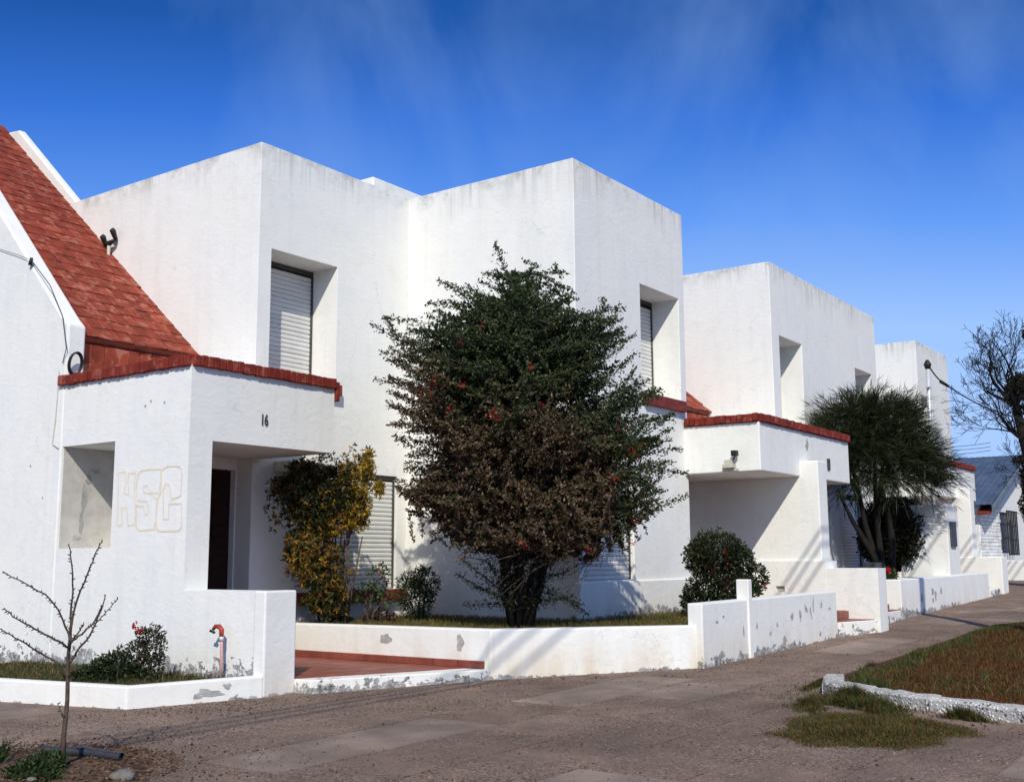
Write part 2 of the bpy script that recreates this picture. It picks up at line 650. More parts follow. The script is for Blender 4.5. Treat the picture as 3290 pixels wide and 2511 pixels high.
def patch_y(y, cx, cz, rx, rz, seed, parent, rot=0):
    """bare-cement patch on a wall whose face is at y (facing -y)"""
    mb = MB()
    pts = blob(0, 0, rx, rz, seed)
    c_, s_ = math.cos(rot), math.sin(rot)
    mb.prism([(cx + a * c_ - b * s_, cz + a * s_ + b * c_) for a, b in pts], 'y', y - 0.003, y + 0.01)
    return mb.build('bare_patch', M['cement'], parent)


def patch_x(x, cy, cz, ry, rz, seed, parent):
    mb = MB()
    mb.prism(blob(cy, cz, ry, rz, seed), 'x', x - 0.003, x + 0.01)
    return mb.build('bare_patch', M['cement'], parent)


# ------------------------------------------------------------------ ground and pavement
def grid_sheet(name, xs, ys, mat, zoff, kind='structure', jitter=0.0):
    vs, fs = [], []
    for y in ys:
        for x in xs:
            vs.append(P(x, y, gz(x) + zoff))
    nx = len(xs)
    for j in range(len(ys) - 1):
        for i in range(nx - 1):
            a = j * nx + i
            fs.append((a, a + 1, a + nx + 1, a + nx))
    me = bpy.data.meshes.new(name)
    me.from_pydata(vs, [], fs)
    return link(name, me, mat, None, kind)


xs = [-400, -100, -30] + [i for i in range(-10, 62, 2)] + [90, 200, 400]
ground = grid_sheet('ground', sorted(set(xs + GX)), [-400, -100, -20, 0, 10, 25, 60, 150, 400], M['ground'], -0.02)
pxs = sorted(set([-12 + 0.5 * i for i in range(0, 101)] + [6.3, 13.6, 16.6]))
pavement = grid_sheet('pavement', pxs, [-6, -3, 0, 2, 4, 6, 8, 10, 12], M['aggregate'], 0.0)

VERGE = [(8.72, 3.25), (9.23, 3.42), (11.76, 3.46), (14.4, 3.50), (15.4, 3.46), (15.9, 3.2), (16.2, 2.4), (16.0, 1.0), (14, 0.3), (7.0, -0.6), (7.45, 0.6), (7.92, 1.6), (8.2, 2.3), (8.45, 2.85)]


def inside(x, y, poly):
    c = False
    j = len(poly) - 1
    for i in range(len(poly)):
        (xi, yi), (xj, yj) = poly[i], poly[j]
        if (yi > y) != (yj > y) and x < (xj - xi) * (y - yi) / (yj - yi) + xi:
            c = not c
        j = i
    return c


def wall_line(x):
    """pavement's house-side edge"""
    return float(np.interp(x, [-2, 4.6, 5.26, 6.3, 8.14, 9.95, 40], [9.9, 9.9, 7.34, 6.9, 6.05, 4.82, 4.72]))


# concrete panels set in the pavement, aligned with the street
pw, ph = 0.98, 0.62
me_panel = {}
for key in ('aggregate', 'smooth'):
    for var in range(3):
        mb = MB()
        r = random.Random(var)
        e = [(-0.5 * pw * K + 0.012, -0.5 * ph * K + 0.012), (0.5 * pw * K - 0.012, -0.5 * ph * K + 0.012),
             (0.5 * pw * K - 0.012, 0.5 * ph * K - 0.012), (-0.5 * pw * K + 0.012, 0.5 * ph * K - 0.012)]
        e = [(a + r.uniform(-.012, .012), b + r.uniform(-.012, .012)) for a, b in e]
        mb.hexa([(a, b, -0.03) for a, b in e], [(a * 0.998, b * 0.998, 0.006) for a, b in e], unit=False)
        me = mb.mesh('paving_panel')
        me.materials.append(M[key])
        me_panel[(key, var)] = me
cnt = 0
for j in range(12):
    for i in range(26):
        x = 2.7 + i * pw + (0.37 * (j % 3))
        y = 1.1 + j * ph
        r = rnd.random()
        if x > 21 or y > wall_line(x) - 0.42 or y > wall_line(x + .5) - 0.36:
            continue
        if any(inside(x + a, y + b, VERGE) for a in (-.5, 0, .5) for b in (-.35, .35)):
            continue
        if (x - 3.7) ** 2 + (y - 5.75) ** 2 < 1.1:
            continue
        if x * 0.18 > y + 0.6 or y > x * 2.1 + 1.5:
            continue
        key = 'smooth' if r < 0.30 else 'aggregate'
        o = link('paving_panel', me_panel[(key, rnd.randrange(3))], None)
        slope = (gz(x + .5) - gz(x - .5))
        o.location = P(x, y, gz(x) + rnd.uniform(-0.0012, 0.0012))
        o.rotation_euler = (rnd.uniform(-.002, .002), -math.atan(slope) + rnd.uniform(-.002, .002), rnd.uniform(-.006, .006))
        adopt(o, pavement)
        cnt += 1


# ------------------------------------------------------------------ numpy mesh builders
def np_mesh(name, verts, nper, faces_local, cols, mat, parent=None, kind=None, smooth=False):
    """verts: (n, nper, 3); faces_local: list of tuples, all the same length"""
    n = verts.shape[0]
    fl = np.array(faces_local, dtype=np.int32)
    k = fl.shape[1]
    faces = (fl[None, :, :] + (np.arange(n, dtype=np.int32) * nper)[:, None, None]).reshape(-1, k)
    me = bpy.data.meshes.new(name)
    me.vertices.add(n * nper)
    me.vertices.foreach_set('co', verts.reshape(-1).astype(np.float32))
    me.loops.add(faces.size)
    me.loops.foreach_set('vertex_index', faces.reshape(-1))
    me.polygons.add(faces.shape[0])
    me.polygons.foreach_set('loop_start', np.arange(0, faces.size, k, dtype=np.int32))
    me.polygons.foreach_set('loop_total', np.full(faces.shape[0], k, dtype=np.int32))
    me.update(calc_edges=True)
    if cols is not None:
        at = me.color_attributes.new('Col', 'FLOAT_COLOR', 'POINT')
        c4 = np.ones((n, nper, 4), np.float32)
        c4[:, :, :3] = cols[:, None, :] if cols.ndim == 2 else cols
        at.data.foreach_set('color', c4.reshape(-1))
    if smooth:
        me.polygons.foreach_set('use_smooth', np.ones(faces.shape[0], bool))
    return link(name, me, mat, parent, kind)


def unit(a):
    return a / np.maximum(np.linalg.norm(a, axis=1, keepdims=True), 1e-9)


def leaves(name, c, d, length, width, cols, parent, mat=None, kind=None, fold=0.25):
    """folded pointed leaves at c along d (metres)"""
    n = len(c)
    d = unit(d)
    r = rng.normal(size=(n, 3))
    s_ = unit(np.cross(d, r))
    u_ = np.cross(s_, d)
    L = (length * rng.uniform(0.65, 1.3, n))[:, None]
    W_ = (width * rng.uniform(0.7, 1.25, n))[:, None]
    v = np.empty((n, 4, 3))
    v[:, 0] = c
    v[:, 1] = c + d * L * 0.45 + s_ * W_ * 0.5 + u_ * W_ * fold
    v[:, 2] = c + d * L
    v[:, 3] = c + d * L * 0.45 - s_ * W_ * 0.5 + u_ * W_ * fold
    return np_mesh(name, v, 4, [(0, 1, 2), (0, 2, 3)], cols, mat or M['leaf'], parent, kind)


def grass_blades(name, pos, h, wid, cols, lean=0.5, parent=None, kind='stuff'):
    n = len(pos)
    a = rng.uniform(0, 2 * np.pi, n)
    side = np.stack([np.cos(a), np.sin(a), np.zeros(n)], 1)
    le = np.stack([rng.normal(0, lean, n), rng.normal(0, lean, n), np.ones(n)], 1)
    H = (h * rng.uniform(0.5, 1.35, n))[:, None]
    tip = pos + unit(le) * H
    mid = pos + unit(le * np.array([0.6, 0.6, 1])) * H * 0.55
    W_ = wid * rng.uniform(0.7, 1.3, n)[:, None]
    v = np.empty((n, 5, 3))
    v[:, 0] = pos - side * W_ * .5
    v[:, 1] = pos + side * W_ * .5
    v[:, 2] = mid + side * W_ * .4
    v[:, 3] = mid - side * W_ * .4
    v[:, 4] = tip
    n_ = v.shape[0]
    return np_mesh(name, v, 5, [(0, 1, 2), (0, 2, 3), (3, 2, 4)], cols, M['grass'], parent, kind)


def pick_cols(n, palette, weights, var=0.25):
    pal = np.array(palette, float)
    idx = rng.choice(len(pal), n, p=np.array(weights, float) / sum(weights))
    return np.clip(pal[idx] * rng.uniform(1 - var, 1 + var, (n, 1)), 0, 1)


# ------------------------------------------------------------------ house parts
GROUP_H = 'white terraced houses in the row'
slat_me = {}


def slat_mesh(width):
    """one convex roller-shutter slat, metres, centred, front towards -y"""
    key = round(width, 3)
    if key not in slat_me:
        mb = MB()
        h = 0.0665
        prof = [(0.0, 0.0), (-0.007, 0.006), (-0.013, h * .35), (-0.013, h * .7), (-0.007, h - 0.006), (0.0, h - 0.002), (0.006, h * .5)]
        k = len(prof)
        vs = [(-width / 2, y, z) for y, z in prof] + [(width / 2, y, z) for y, z in prof]
        fs = [(i, (i + 1) % k, k + (i + 1) % k, k + i) for i in range(k)] + [tuple(range(k - 1, -1, -1)), tuple(range(k, 2 * k))]
        mb.add(vs, fs)
        slat_me[key] = mb.mesh('slat')
    return slat_me[key]


def shutter(house, x0, x1, z0, z1, y, slat='slat', drop=0.0):
    """window part: dark guide rails and head, slats as sub-parts; y = shutter plane (units)"""
    mb = MB()
    t = 0.028
    mb.box((x0, y - 0.022, z0), (x0 + t, y + 0.05, z1))
    mb.box((x1 - t, y - 0.022, z0), (x1, y + 0.05, z1))
    mb.box((x0 + t, y - 0.018, z1 - 0.05), (x1 - t, y + 0.05, z1))
    mb.box((x0 + t, y + 0.03, z0), (x1 - t, y + 0.05, z1 - 0.05))
    wnd = mb.build('window', M['rail'], house)
    wd = (x1 - x0 - 2 * t) * K
    me = slat_mesh(wd)
    n = int((z1 - z0 - 0.05) * K / 0.067)
    for i in range(n):
        o = link('slat', me if True else None, None)
        if len(me.materials) == 0:
            me.materials.append(M[slat])
        q = P((x0 + x1) / 2, y, z0)
        o.location = (q[0], q[1] + rnd.uniform(-.0012, .0012), q[2] + 0.002 + i * 0.067)
        o.rotation_euler = (rnd.uniform(-.015, .015), 0, 0)
        adopt(o, wnd)
    return wnd


brick_me = None


def coping(porch, pts, z0, z1, over=0.045, depth=0.26, bw=0.072):
    """soldier bricks along a polyline of plan points; outside is to the right of the path direction"""
    global brick_me
    if brick_me is None:
        brick_me = []
        for v in range(3):
            mb = MB()
            r = random.Random(v)
            h = (z1 - z0) * K / 2
            mb.box((-bw * K / 2 + 0.003, -depth * K / 2, -h), (bw * K / 2 - 0.003, depth * K / 2, h), unit=False)
            bmx = bmesh.new()
            me = mb.mesh('brick')
            bmx.from_mesh(me)
            for q in bmx.verts:
                q.co += Vector((r.uniform(-.003, .003), r.uniform(-.006, .006), r.uniform(-.004, .004)))
            bmesh.ops.bevel(bmx, geom=list(bmx.edges), offset=0.008, segments=1, affect='EDGES')
            bmx.to_mesh(me)
            bmx.free()
            me.materials.append(M['brick'])
            brick_me.append(me)
    for (ax, ay), (bx, by) in zip(pts[:-1], pts[1:]):
        L = math.hypot(bx - ax, by - ay)
        dx, dy = (bx - ax) / L, (by - ay) / L
        nx, ny = dy, -dx                     # outward
        n = max(1, round(L / bw))
        for i in range(n):
            s_ = (i + 0.5) * L / n
            off = over - depth / 2
            o = link('brick', brick_me[rnd.randrange(3)], None)
            o.location = P(ax + dx * s_ + nx * (off + rnd.uniform(-.004, .004)), ay + dy * s_ + ny * (off + rnd.uniform(-.004, .004)), (z0 + z1) / 2 + rnd.uniform(-.004, .004))
            o.rotation_euler = (rnd.uniform(-.02, .02), rnd.uniform(-.01, .01), math.atan2(dy, dx) + rnd.uniform(-.02, .02))
            adopt(o, porch)


tile_me = []
for v_ in range(3):
    mb = MB()
    r_ = random.Random(40 + v_)
    tw, tl = 0.176, 0.335
    mb.box((-tw / 2, 0, 0), (tw / 2, tl, 0.016), unit=False)
    me_ = mb.mesh('tile')
    for q in me_.vertices:
        q.co += Vector((r_.uniform(-.006, .006), r_.uniform(-.012, .012), r_.uniform(-.003, .003)))
    me_.materials.append(M['tile'])
    tile_me.append(me_)


def tile_roof(house, x0, x1, y0, z0, slope, length, ncol, courses, limit=280):
    """pitched roof rising in +y: deck, low tiled front under the eave, tiles one by one"""
    mb = MB()
    y1 = y0 + length
    z1 = z0 + slope * length
    mb.prism([(y0, z0 - 0.02), (y1, z1 - 0.02), (y1 + 0.3, z1 - 0.1), (y1 + 2.2, z0 + 1.2), (y1 + 2.2, 1.3), (y0 + .06, 1.3), (y0 + .06, z0 - 0.08)], 'x', x0, x1)
    roof = mb.build('roof', M['sill'], house)
    a = math.atan(slope)
    cw = (x1 - x0) * K / ncol
    run = 0.262
    k = 0
    for j in range(courses):
        for i in range(ncol):
            if k >= limit:
                break
            o = link('tile', tile_me[rnd.randrange(3)], None)
            px, py, pz = P(x0, y0, z0)
            sdist = j * run - 0.05 + rnd.uniform(-.012, .012)
            o.location = (px + (i + .5) * cw + (cw * .5 if j % 2 else 0) * 0.9 - (cw * 0.22 if j % 2 else -cw * .2) + rnd.uniform(-.006, .006),
                          py + sdist * math.cos(a), pz + sdist * math.sin(a) + 0.004 + rnd.uniform(0, .004))
            o.scale = ((cw - 0.006) / tw * rnd.uniform(.97, 1.0), 1, 1)
            o.rotation_euler = (a - 0.045 + rnd.uniform(-.012, .012), rnd.uniform(-.012, .012), rnd.uniform(-.012, .012))
            adopt(o, roof)
            k += 1
    # hung tiles on the low upright front between porch roof and eave
    for j in range(2):
        for i in range(ncol):
            o = link('tile', tile_me[rnd.randrange(3)], None)
            px, py, pz = P(x0, y0 + .055, z0 - 0.08)
            o.location = (px + (i + .5) * cw, py - 0.02 - 0.004 * j, pz - 0.30 - 0.26 * j)
            o.scale = ((cw - 0.006) / tw, 0.88, 1)
            o.rotation_euler = (math.pi / 2 + 0.03, 0, 0)
            adopt(o, roof)
    return roof


ROOF = 4.6
SH = 0.42          # depth of the upper window recesses


def tower(house, x0, x1, y0, y1, cuts, name='tower_wall', extra=(), drips=1.0, seam_x=()):
    return solid(name, M['plaster'], house, [((x0, y0, -1.3), (x1, y1, ROOF))] + list(extra), cuts, 0.035,
                 dict(drip_top=Z(ROOF), drips=drips), seam_x=seam_x, wavy=0.008)


# ---- house number 16 (left)
h1 = thing('terraced_house', 'white house numbered 16 with tiled side roof and graffiti beside its porch', 'house', (7.97, 9.12, -1.1), GROUP_H)
tower(h1, 7.97, 10.46, 9.12, 15.0, [((8.16, 8.9, 2.0), (9.19, 9.12 + SH + .08, 3.414)), ((8.62, 8.9, -0.36), (10.28, 9.12 + .10, 1.0))])
shutter(h1, 8.162, 9.188, 2.0, 3.412, 9.12 + SH)
shutter(h1, 8.622, 10.278, -0.358, 0.998, 9.12 + .055)
mb = MB()
mb.box((8.5, 9.02, -0.50), (10.36, 9.30, -0.362))
mb.build('sill', M['sill'], h1, bevel=0.012, label='dark red sill under the lower shutter')
mb = MB()
mb.box((8.15, 9.03, 1.87), (9.22, 9.40, 1.998))
mb.build('sill', M['sill'], h1, bevel=0.012)
# rake wall continuing behind the tower
mb = MB()
mb.prism([(12.4, 1.0), (12.4, 4.38), (14.15, 5.93), (14.5, 5.97), (17.2, 3.6), (17.2, 1.0)], 'x', 7.972, 8.09)
o = setp(mb.build('rake_wall', M['plaster'], h1, bevel=0.03), drip_top=Z(6.0), drips=0.5)
# party wall with raking top
o = solid('party_wall', M['plaster'], h1, [['prism', 0]] if False else [((6.3, 8.07, -1.3), (6.5, 10.05, -0.9))], [], 0) if False else None
mb = MB()
mb.prism([(10.02, -1.3), (10.02, 2.36), (10.14, 2.46), (12.0, 4.36), (14.5, 6.9), (17.5, 4.0), (17.5, -1.3)], 'x', 6.3, 6.505)
setp(mb.build('party_wall', M['plaster'], h1, bevel=0.03), foot=Z(-0.93), flake=0.42)
# roof
tile_roof(h1, 6.51, 7.965, 10.1, 2.30, 0.845, 4.4, 10, 28)
# wing wall with the door
solid('wing_wall', M['plaster'], h1, [((7.035, 9.36, -1.3), (7.968, 10.06, 1.9))], [((7.12, 9.2, -0.98), (7.95, 9.46, 0.95))], 0.0)
mb = MB()
mb.box((7.125, 9.43, -0.975), (7.945, 9.47, 0.945))
for i in range(3):
    for j in range(2):
        mb.box((7.17 + j * .39, 9.415, -0.85 + i * .6), (7.51 + j * .39, 9.435, -0.85 + i * .6 + .48))
door = mb.build('door', M['door'], h1, bevel=0.006)
mb = MB()
mb.tube([(7.20, 9.43, -0.02), (7.20, 9.38, -0.02), (7.28, 9.38, -0.02)], 0.012)
mb.build('handle', M['grey_metal'], door)
# porch block: parapet on a corner pier, side niche, end wall
porch1 = solid('porch_wall', M['plaster'], h1,
               [((6.3, 8.05, 1.065), (8.10, 10.019, 1.74)),             # parapet and ceiling
                ((6.3, 8.05, -1.3), (6.56, 10.018, 1.3)),               # side wall
                ((6.4, 9.1, -1.3), (7.03, 10.017, 1.3)),                 # niche housing
                ((6.3, 7.0, -1.3), (6.62, 8.2, -0.265))],               # low end wall
               [((6.2, 9.14, 0.115), (6.99, 10.0, 1.112)),
                ((6.45, 8.2, 1.66), (7.95, 10.2, 1.9))], 0.022,
               dict(foot=Z(-0.95), flake=0.30, ochre=0.3))
mb = MB()
mb.box((6.285, 6.985, -1.3), (6.632, 7.12, -0.258))
setp(mb.build('end_pier', M['plaster'], h1, bevel=0.018), foot=Z(-1.1), ochre=0.8, flake=0.04)
mb = MB()
mb.box((6.34, 8.0, 1.70), (8.14, 8.3, 1.722))
coping(porch1, [(6.3, 10.1), (6.3, 8.05)], 1.725, 1.825)
coping(porch1, [(6.3, 8.05), (8.10, 8.05)], 1.725, 1.825)
mb = MB()
mb.box((8.10, 8.02, 1.60), (8.15, 8.30, 1.80))
mb.build('end_brick', M['brick'], porch1, bevel=0.008)
mb = MB()
mb.box((6.315, 9.992, 0.118), (6.985, 10.004, 1.108))
mb.build('niche_lining', M['old_plaster'], h1, label='grey unpainted lining of the side niche')
for k_, (xx, zz, rx, rz) in enumerate(((6.56, .62, .03, .14), (6.54, .36, .025, .10), (6.60, .80, .035, .05), (6.68, .90, .05, .03), (6.50, .22, .045, .025))):
    patch_y(9.992, xx, zz, rx, rz, k_ + 3, h1)
for k_, (yy, zz) in enumerate(((8.42, 1.42), (8.62, 1.45), (8.70, 1.41), (10.55, .95), (10.3, .62))):
    patch_x(6.3, yy, zz, .012, .014, 30 + k_, h1)
# number 16
def text_mesh(txt, name, mat, parent, origin, size, sx, axis, bold=0.0):
    cu = bpy.data.curves.new(name, 'FONT')
    cu.body = txt
    cu.size = size
    cu.extrude = 0.006
    cu.offset = bold
    cu.align_x = 'CENTER'
    cu.align_y = 'CENTER'
    tmp = bpy.data.objects.new('tmp', cu)
    C.objects.link(tmp)
    dg = bpy.context.evaluated_depsgraph_get()
    dg.update()
    me = bpy.data.meshes.new_from_object(tmp.evaluated_get(dg))
    bpy.data.objects.remove(tmp)
    me.name = name
    me.transform(Matrix.Diagonal((sx, 1, 1, 1)))
    me.transform(Matrix.Rotation(math.pi / 2, 4, 'X'))
    if axis == 'x':
        me.transform(Matrix.Rotation(-math.pi / 2, 4, 'Z'))
    me.transform(Matrix.Translation(P(*origin)))
    me.materials.clear()
    return link(name, me, mat, parent)


text_mesh('16', 'house_number', M['rail'], h1, (7.165, 8.045, 1.31), 0.19, 0.62, 'y', 0.002)['label'] = 'dark metal number 16 on the parapet'
# spray-painted outline letters
LET = {
 'H': [(9.068, 0.81), (8.956, 0.809), (8.942, 0.71), (8.97, 0.614), (8.886, 0.589), (8.913, 0.709), (8.905, 0.796), (8.807, 0.795), (8.811, 0.618), (8.784, 0.489), (8.782, 0.318), (8.883, 0.316), (8.901, 0.406), (8.914, 0.482), (8.995, 0.478), (8.982, 0.398), (8.965, 0.322), (9.047, 0.317), (9.05, 0.497), (9.055, 0.65), (9.068, 0.81)],
 'S': [(8.437, 0.811), (8.6, 0.819), (8.717, 0.812), (8.77, 0.778), (8.785, 0.639), (8.76, 0.541), (8.614, 0.526), (8.597, 0.472), (8.599, 0.409), (8.64, 0.41), (8.663, 0.485), (8.774, 0.495), (8.76, 0.296), (8.698, 0.265), (8.495, 0.274), (8.473, 0.353), (8.473, 0.542), (8.55, 0.591), (8.672, 0.613), (8.686, 0.661), (8.625, 0.675), (8.569, 0.609), (8.449, 0.594), (8.429, 0.688), (8.437, 0.811)],
 'C': [(8.423, 0.804), (8.331, 0.835), (8.166, 0.823), (8.131, 0.79), (8.134, 0.561), (8.263, 0.535), (8.304, 0.662), (8.355, 0.681), (8.384, 0.623), (8.367, 0.361), (8.294, 0.359), (8.293, 0.494), (8.12, 0.493), (8.107, 0.283), (8.147, 0.253), (8.393, 0.253), (8.454, 0.269), (8.474, 0.364), (8.459, 0.542), (8.416, 0.603), (8.423, 0.804)]}
mb = MB()
for li, pts in enumerate(LET.values()):
    q = [Vector(p_) for p_ in pts[:-1]]
    n_ = len(q)
    w_ = 0.0075
    vs = []
    for i in range(n_):
        d0 = (q[i] - q[i - 1]).normalized()
        d1 = (q[(i + 1) % n_] - q[i]).normalized()
        n0, n1_ = Vector((-d0.y, d0.x)), Vector((-d1.y, d1.x))
        mt = (n0 + n1_)
        mt = mt / max(.35, 1 + n0.dot(n1_)) * w_ * rnd.uniform(.8, 1.2)
        vs += [P(6.2982 - li * .0006, *(q[i] + mt)), P(6.2982 - li * .0006, *(q[i] - mt))]
    mb.add(vs, [(2 * i, 2 * i + 1, (2 * i + 3) % (2 * n_), (2 * i + 2) % (2 * n_)) for i in range(n_)])
mb.build('graffiti', M['paint_orange'], h1, label='pale orange outline letters sprayed on the side wall')
# air conditioner under the porch ceiling
ac = thing('air_conditioner', 'white slatted unit fixed high under the porch of house 16', 'air conditioner', (8.5, 9.1, 0.98))
mb = MB()
mb.box((8.26, 8.86, 0.93), (8.95, 9.115, 1.05))
mb.build('housing', M['cream'], ac, bevel=0.01)
mb = MB()
for i in range(3):
    mb.box((8.30, 8.845, 0.945 + i * .033), (8.91, 8.862, 0.957 + i * .033))
mb.build('grille', M['darkbox'], ac)

# ---- house 2 (right half of the first pair)
h2 = thing('terraced_house', 'white house behind the big flowering shrub, narrow upper shutter beside the roof edge', 'house', (10.5, 6.6, -1.1), GROUP_H)
tower(h2, 10.46, 13.2, 6.6, 15.0, [((11.99, 6.3, 2.02), (13.04, 6.6 + SH + .08, 3.40)), ((10.56, 6.3, -0.26), (11.70, 6.72, 1.02))])
shutter(h2, 11.992, 13.038, 2.02, 3.398, 6.6 + SH)
shutter(h2, 10.562, 11.698, -0.258, 1.018, 6.6 + .07)
mb = MB()
mb.box((12.0, 6.53, 1.875), (13.07, 6.85, 2.018))
mb.build('sill', M['sill'], h2, bevel=0.012, label='red sill under the upper shutter')
solid('plinth', M['plaster'], h2, [((10.43, 6.565, -1.3), (13.23, 6.7, -0.275))], [], 0.012, dict(foot=Z(-0.66), flake=0.16, ochre=0.5))
solid('wing_wall', M['plaster'], h2, [((13.2, 7.3, -1.3), (14.6, 7.7, 1.9))], [((13.35, 7.1, -0.9), (14.1, 7.42, 0.95))], 0.01)
mb = MB()
mb.box((13.355, 7.38, -0.895), (14.095, 7.43, 0.945))
mb.build('door', M['door'], h2, bevel=0.006)
tile_roof(h2, 13.21, 14.5, 7.66, 2.30, 0.845, 1.2, 9, 8)
mb = MB()
mb.prism([(9.9, 4.4), (9.9, 5.12), (11.8, 5.12), (11.8, 4.4)], 'x', 10.62, 12.2)
setp(mb.build('roof_block', M['plaster'], h2, bevel=0.03), drip_top=Z(5.12), drips=0.5)

# ---- house 3
h3 = thing('terraced_house', 'white house with lamp on its double porch, left half of the second pair', 'house', (16.15, 6.6, -0.9), GROUP_H)
tower(h3, 16.15, 18.72, 6.58, 15.0, [((16.45, 6.3, 2.0), (17.42, 6.58 + .55, 3.45)), ((17.5, 6.3, -0.95), (18.3, 6.70, 1.08))], seam_x=(18.72,))
shutter(h3, 16.452, 17.418, 2.0, 3.44, 6.58 + .5)
mb = MB()
mb.box((17.505, 6.66, -0.95), (18.295, 6.71, 1.075))
mb.build('door', M['darkbox'], h3, bevel=0.006)
mb = MB()
mb.box((16.4, 6.5, 1.87), (17.45, 6.8, 1.998))
mb.build('sill', M['sill'], h3, bevel=0.012)
tile_roof(h3, 14.75, 16.145, 7.66, 2.30, 0.845, 1.2, 9, 8)
solid('wing_wall', M['plaster'], h3, [((14.6, 7.32, -1.3), (16.148, 7.7, 1.9))], [((15.1, 7.1, -0.9), (15.9, 7.42, 0.95))], 0.01)
porch3 = solid('porch_wall', M['plaster'], h3,
               [((13.1, 5.55, 1.065), (16.42, 7.35, 1.69))],
               [((13.3, 5.75, 1.62), (16.3, 7.5, 1.9))], 0.022, dict(drip_top=Z(1.7), drips=0.25))
solid('pier', M['plaster'], h3, [((14.42, 5.3, -1.3), (14.74, 7.34, 1.27))], [], 0.02)
coping(porch3, [(13.1, 6.58), (13.1, 5.55)], 1.69, 1.79)
coping(porch3, [(13.1, 5.55), (16.42, 5.55)], 1.69, 1.79)
solid('end_wall', M['plaster'], h3, [((14.38, 5.24, -1.3), (14.80, 6.9, -0.06)), ((14.382, 4.56, -1.3), (14.70, 5.3, -0.155))], [((14.3, 5.82, -0.475), (14.43, 5.94, -0.395))], 0.02,
      dict(foot=Z(-0.98), ochre=0.5))
mb = MB()
mb.box((14.415, 5.825, -0.47), (14.428, 5.935, -0.40))
mb.build('vent', M['cream'], h3)
mb = MB()
mb.prism([(14.69 - .045, 1.51), (14.69, 1.44), (14.69 + .045, 1.51), (14.69, 1.62)], 'y', 5.53, 5.552)
mb.build('ornament', M['cement'], h3, bevel=0.004)
mb = MB()
mb.box((15.47, 5.53, 1.22), (15.56, 5.552, 1.38))
mb.build('number_plate', M['rail'], h3, bevel=0.004)

# ---- house 4
h4 = thing('terraced_house', 'white house behind the feathery tree, right half of the second pair', 'house', (20, 6.6, -0.8), GROUP_H)
tower(h4, 18.5, 21.3, 6.5815, 14.98, [((20.05, 6.3, 2.0), (21.02, 6.58 + .55, 3.43)), ((18.95, 6.3, -0.2), (20.0, 6.70, 1.06))], seam_x=(18.5,))
shutter(h4, 20.052, 21.018, 2.0, 3.425, 6.58 + .5)
shutter(h4, 18.952, 19.998, -0.2, 1.055, 6.58 + .07, 'slat_grey')
mb = MB()
mb.box((20.0, 6.5, 1.87), (21.06, 6.8, 1.998))
mb.build('sill', M['sill'], h4, bevel=0.012)
solid('plinth', M['plaster'], h4, [((18.722, 6.55, -1.3), (21.3, 6.7, -0.24))], [], 0.012, dict(foot=Z(-0.66), flake=0.12))
solid('wing_wall', M['plaster'], h4, [((21.3, 7.3, -1.3), (22.5, 7.7, 2.3))], [], 0.01)

# ---- house 5
h5 = thing('terraced_house', 'farthest white house of the row, a pole standing before its tower', 'house', (24.2, 6.6, -0.6), GROUP_H)
tower(h5, 24.2, 26.72, 6.6, 14.98, [((24.37, 6.3, 2.0), (25.24, 6.6 + .5, 3.44)), ((24.5, 6.3, -0.7), (25.3, 6.72, 1.05))])
shutter(h5, 24.372, 25.238, 2.0, 3.435, 6.6 + .45)
mb = MB()
mb.box((24.505, 6.66, -0.7), (25.295, 6.71, 1.045))
mb.build('door', M['door_pale'], h5, bevel=0.006)
solid('wing_wall', M['plaster'], h5, [((22.5, 7.3, -1.3), (24.2, 7.7, 2.3))], [], 0.01)
porch5 = solid('porch_wall', M['plaster'], h5,
               [((21.2, 5.55, 1.09), (24.1, 7.35, 1.71))],
               [((21.4, 5.75, 1.64), (23.95, 7.5, 1.9))], 0.022, dict(drip_top=Z(1.7), drips=0.25))
solid('pier', M['plaster'], h5, [((22.52, 5.3, -1.3), (22.82, 7.34, 1.30))], [], 0.02)
coping(porch5, [(21.2, 6.57), (21.2, 5.55)], 1.71, 1.81)
coping(porch5, [(21.2, 5.55), (24.1, 5.55)], 1.71, 1.81)
solid('end_wall', M['plaster'], h5, [((22.5, 4.8, -1.3), (22.95, 6.9, -0.03))], [], 0.02, dict(foot=Z(-0.7), ochre=0.4))


# ------------------------------------------------------------------ lamps, cables on the houses
def wall_lamp():
    sc0 = Vector(P(13.1, 5.95, 1.1))
    t = thing('wall_lamp', 'cream wall lantern with black cap on the porch parapet of the middle house', 'lamp', (13.1, 5.95, 1.1))
    mb = MB()
    mb.box((13.03, 5.78, 1.065), (13.095, 6.12, 1.12))
    mb.build('bracket', M['cream'], t, bevel=0.006)
    mb = MB()
    mb.box((12.92, 5.83, 1.12), (13.09, 6.07, 1.20))
    mb.build('base', M['cream'], t, bevel=0.01)
    mb = MB()
    mb.box((12.95, 5.88, 1.20), (13.06, 6.04, 1.29))
    mb.build('lantern', M['cream'], t, bevel=0.01)
    mb = MB()
    mb.tube([(13.0, 5.86, 1.28), (13.0, 5.82, 1.34), (12.96, 5.80, 1.40)], 0.02)
    mb.box((12.90, 5.74, 1.36), (13.02, 5.86, 1.47))
    mb.build('cap', M['black'], t, bevel=0.008)
    t.scale = (0.62, 0.62, 0.62)


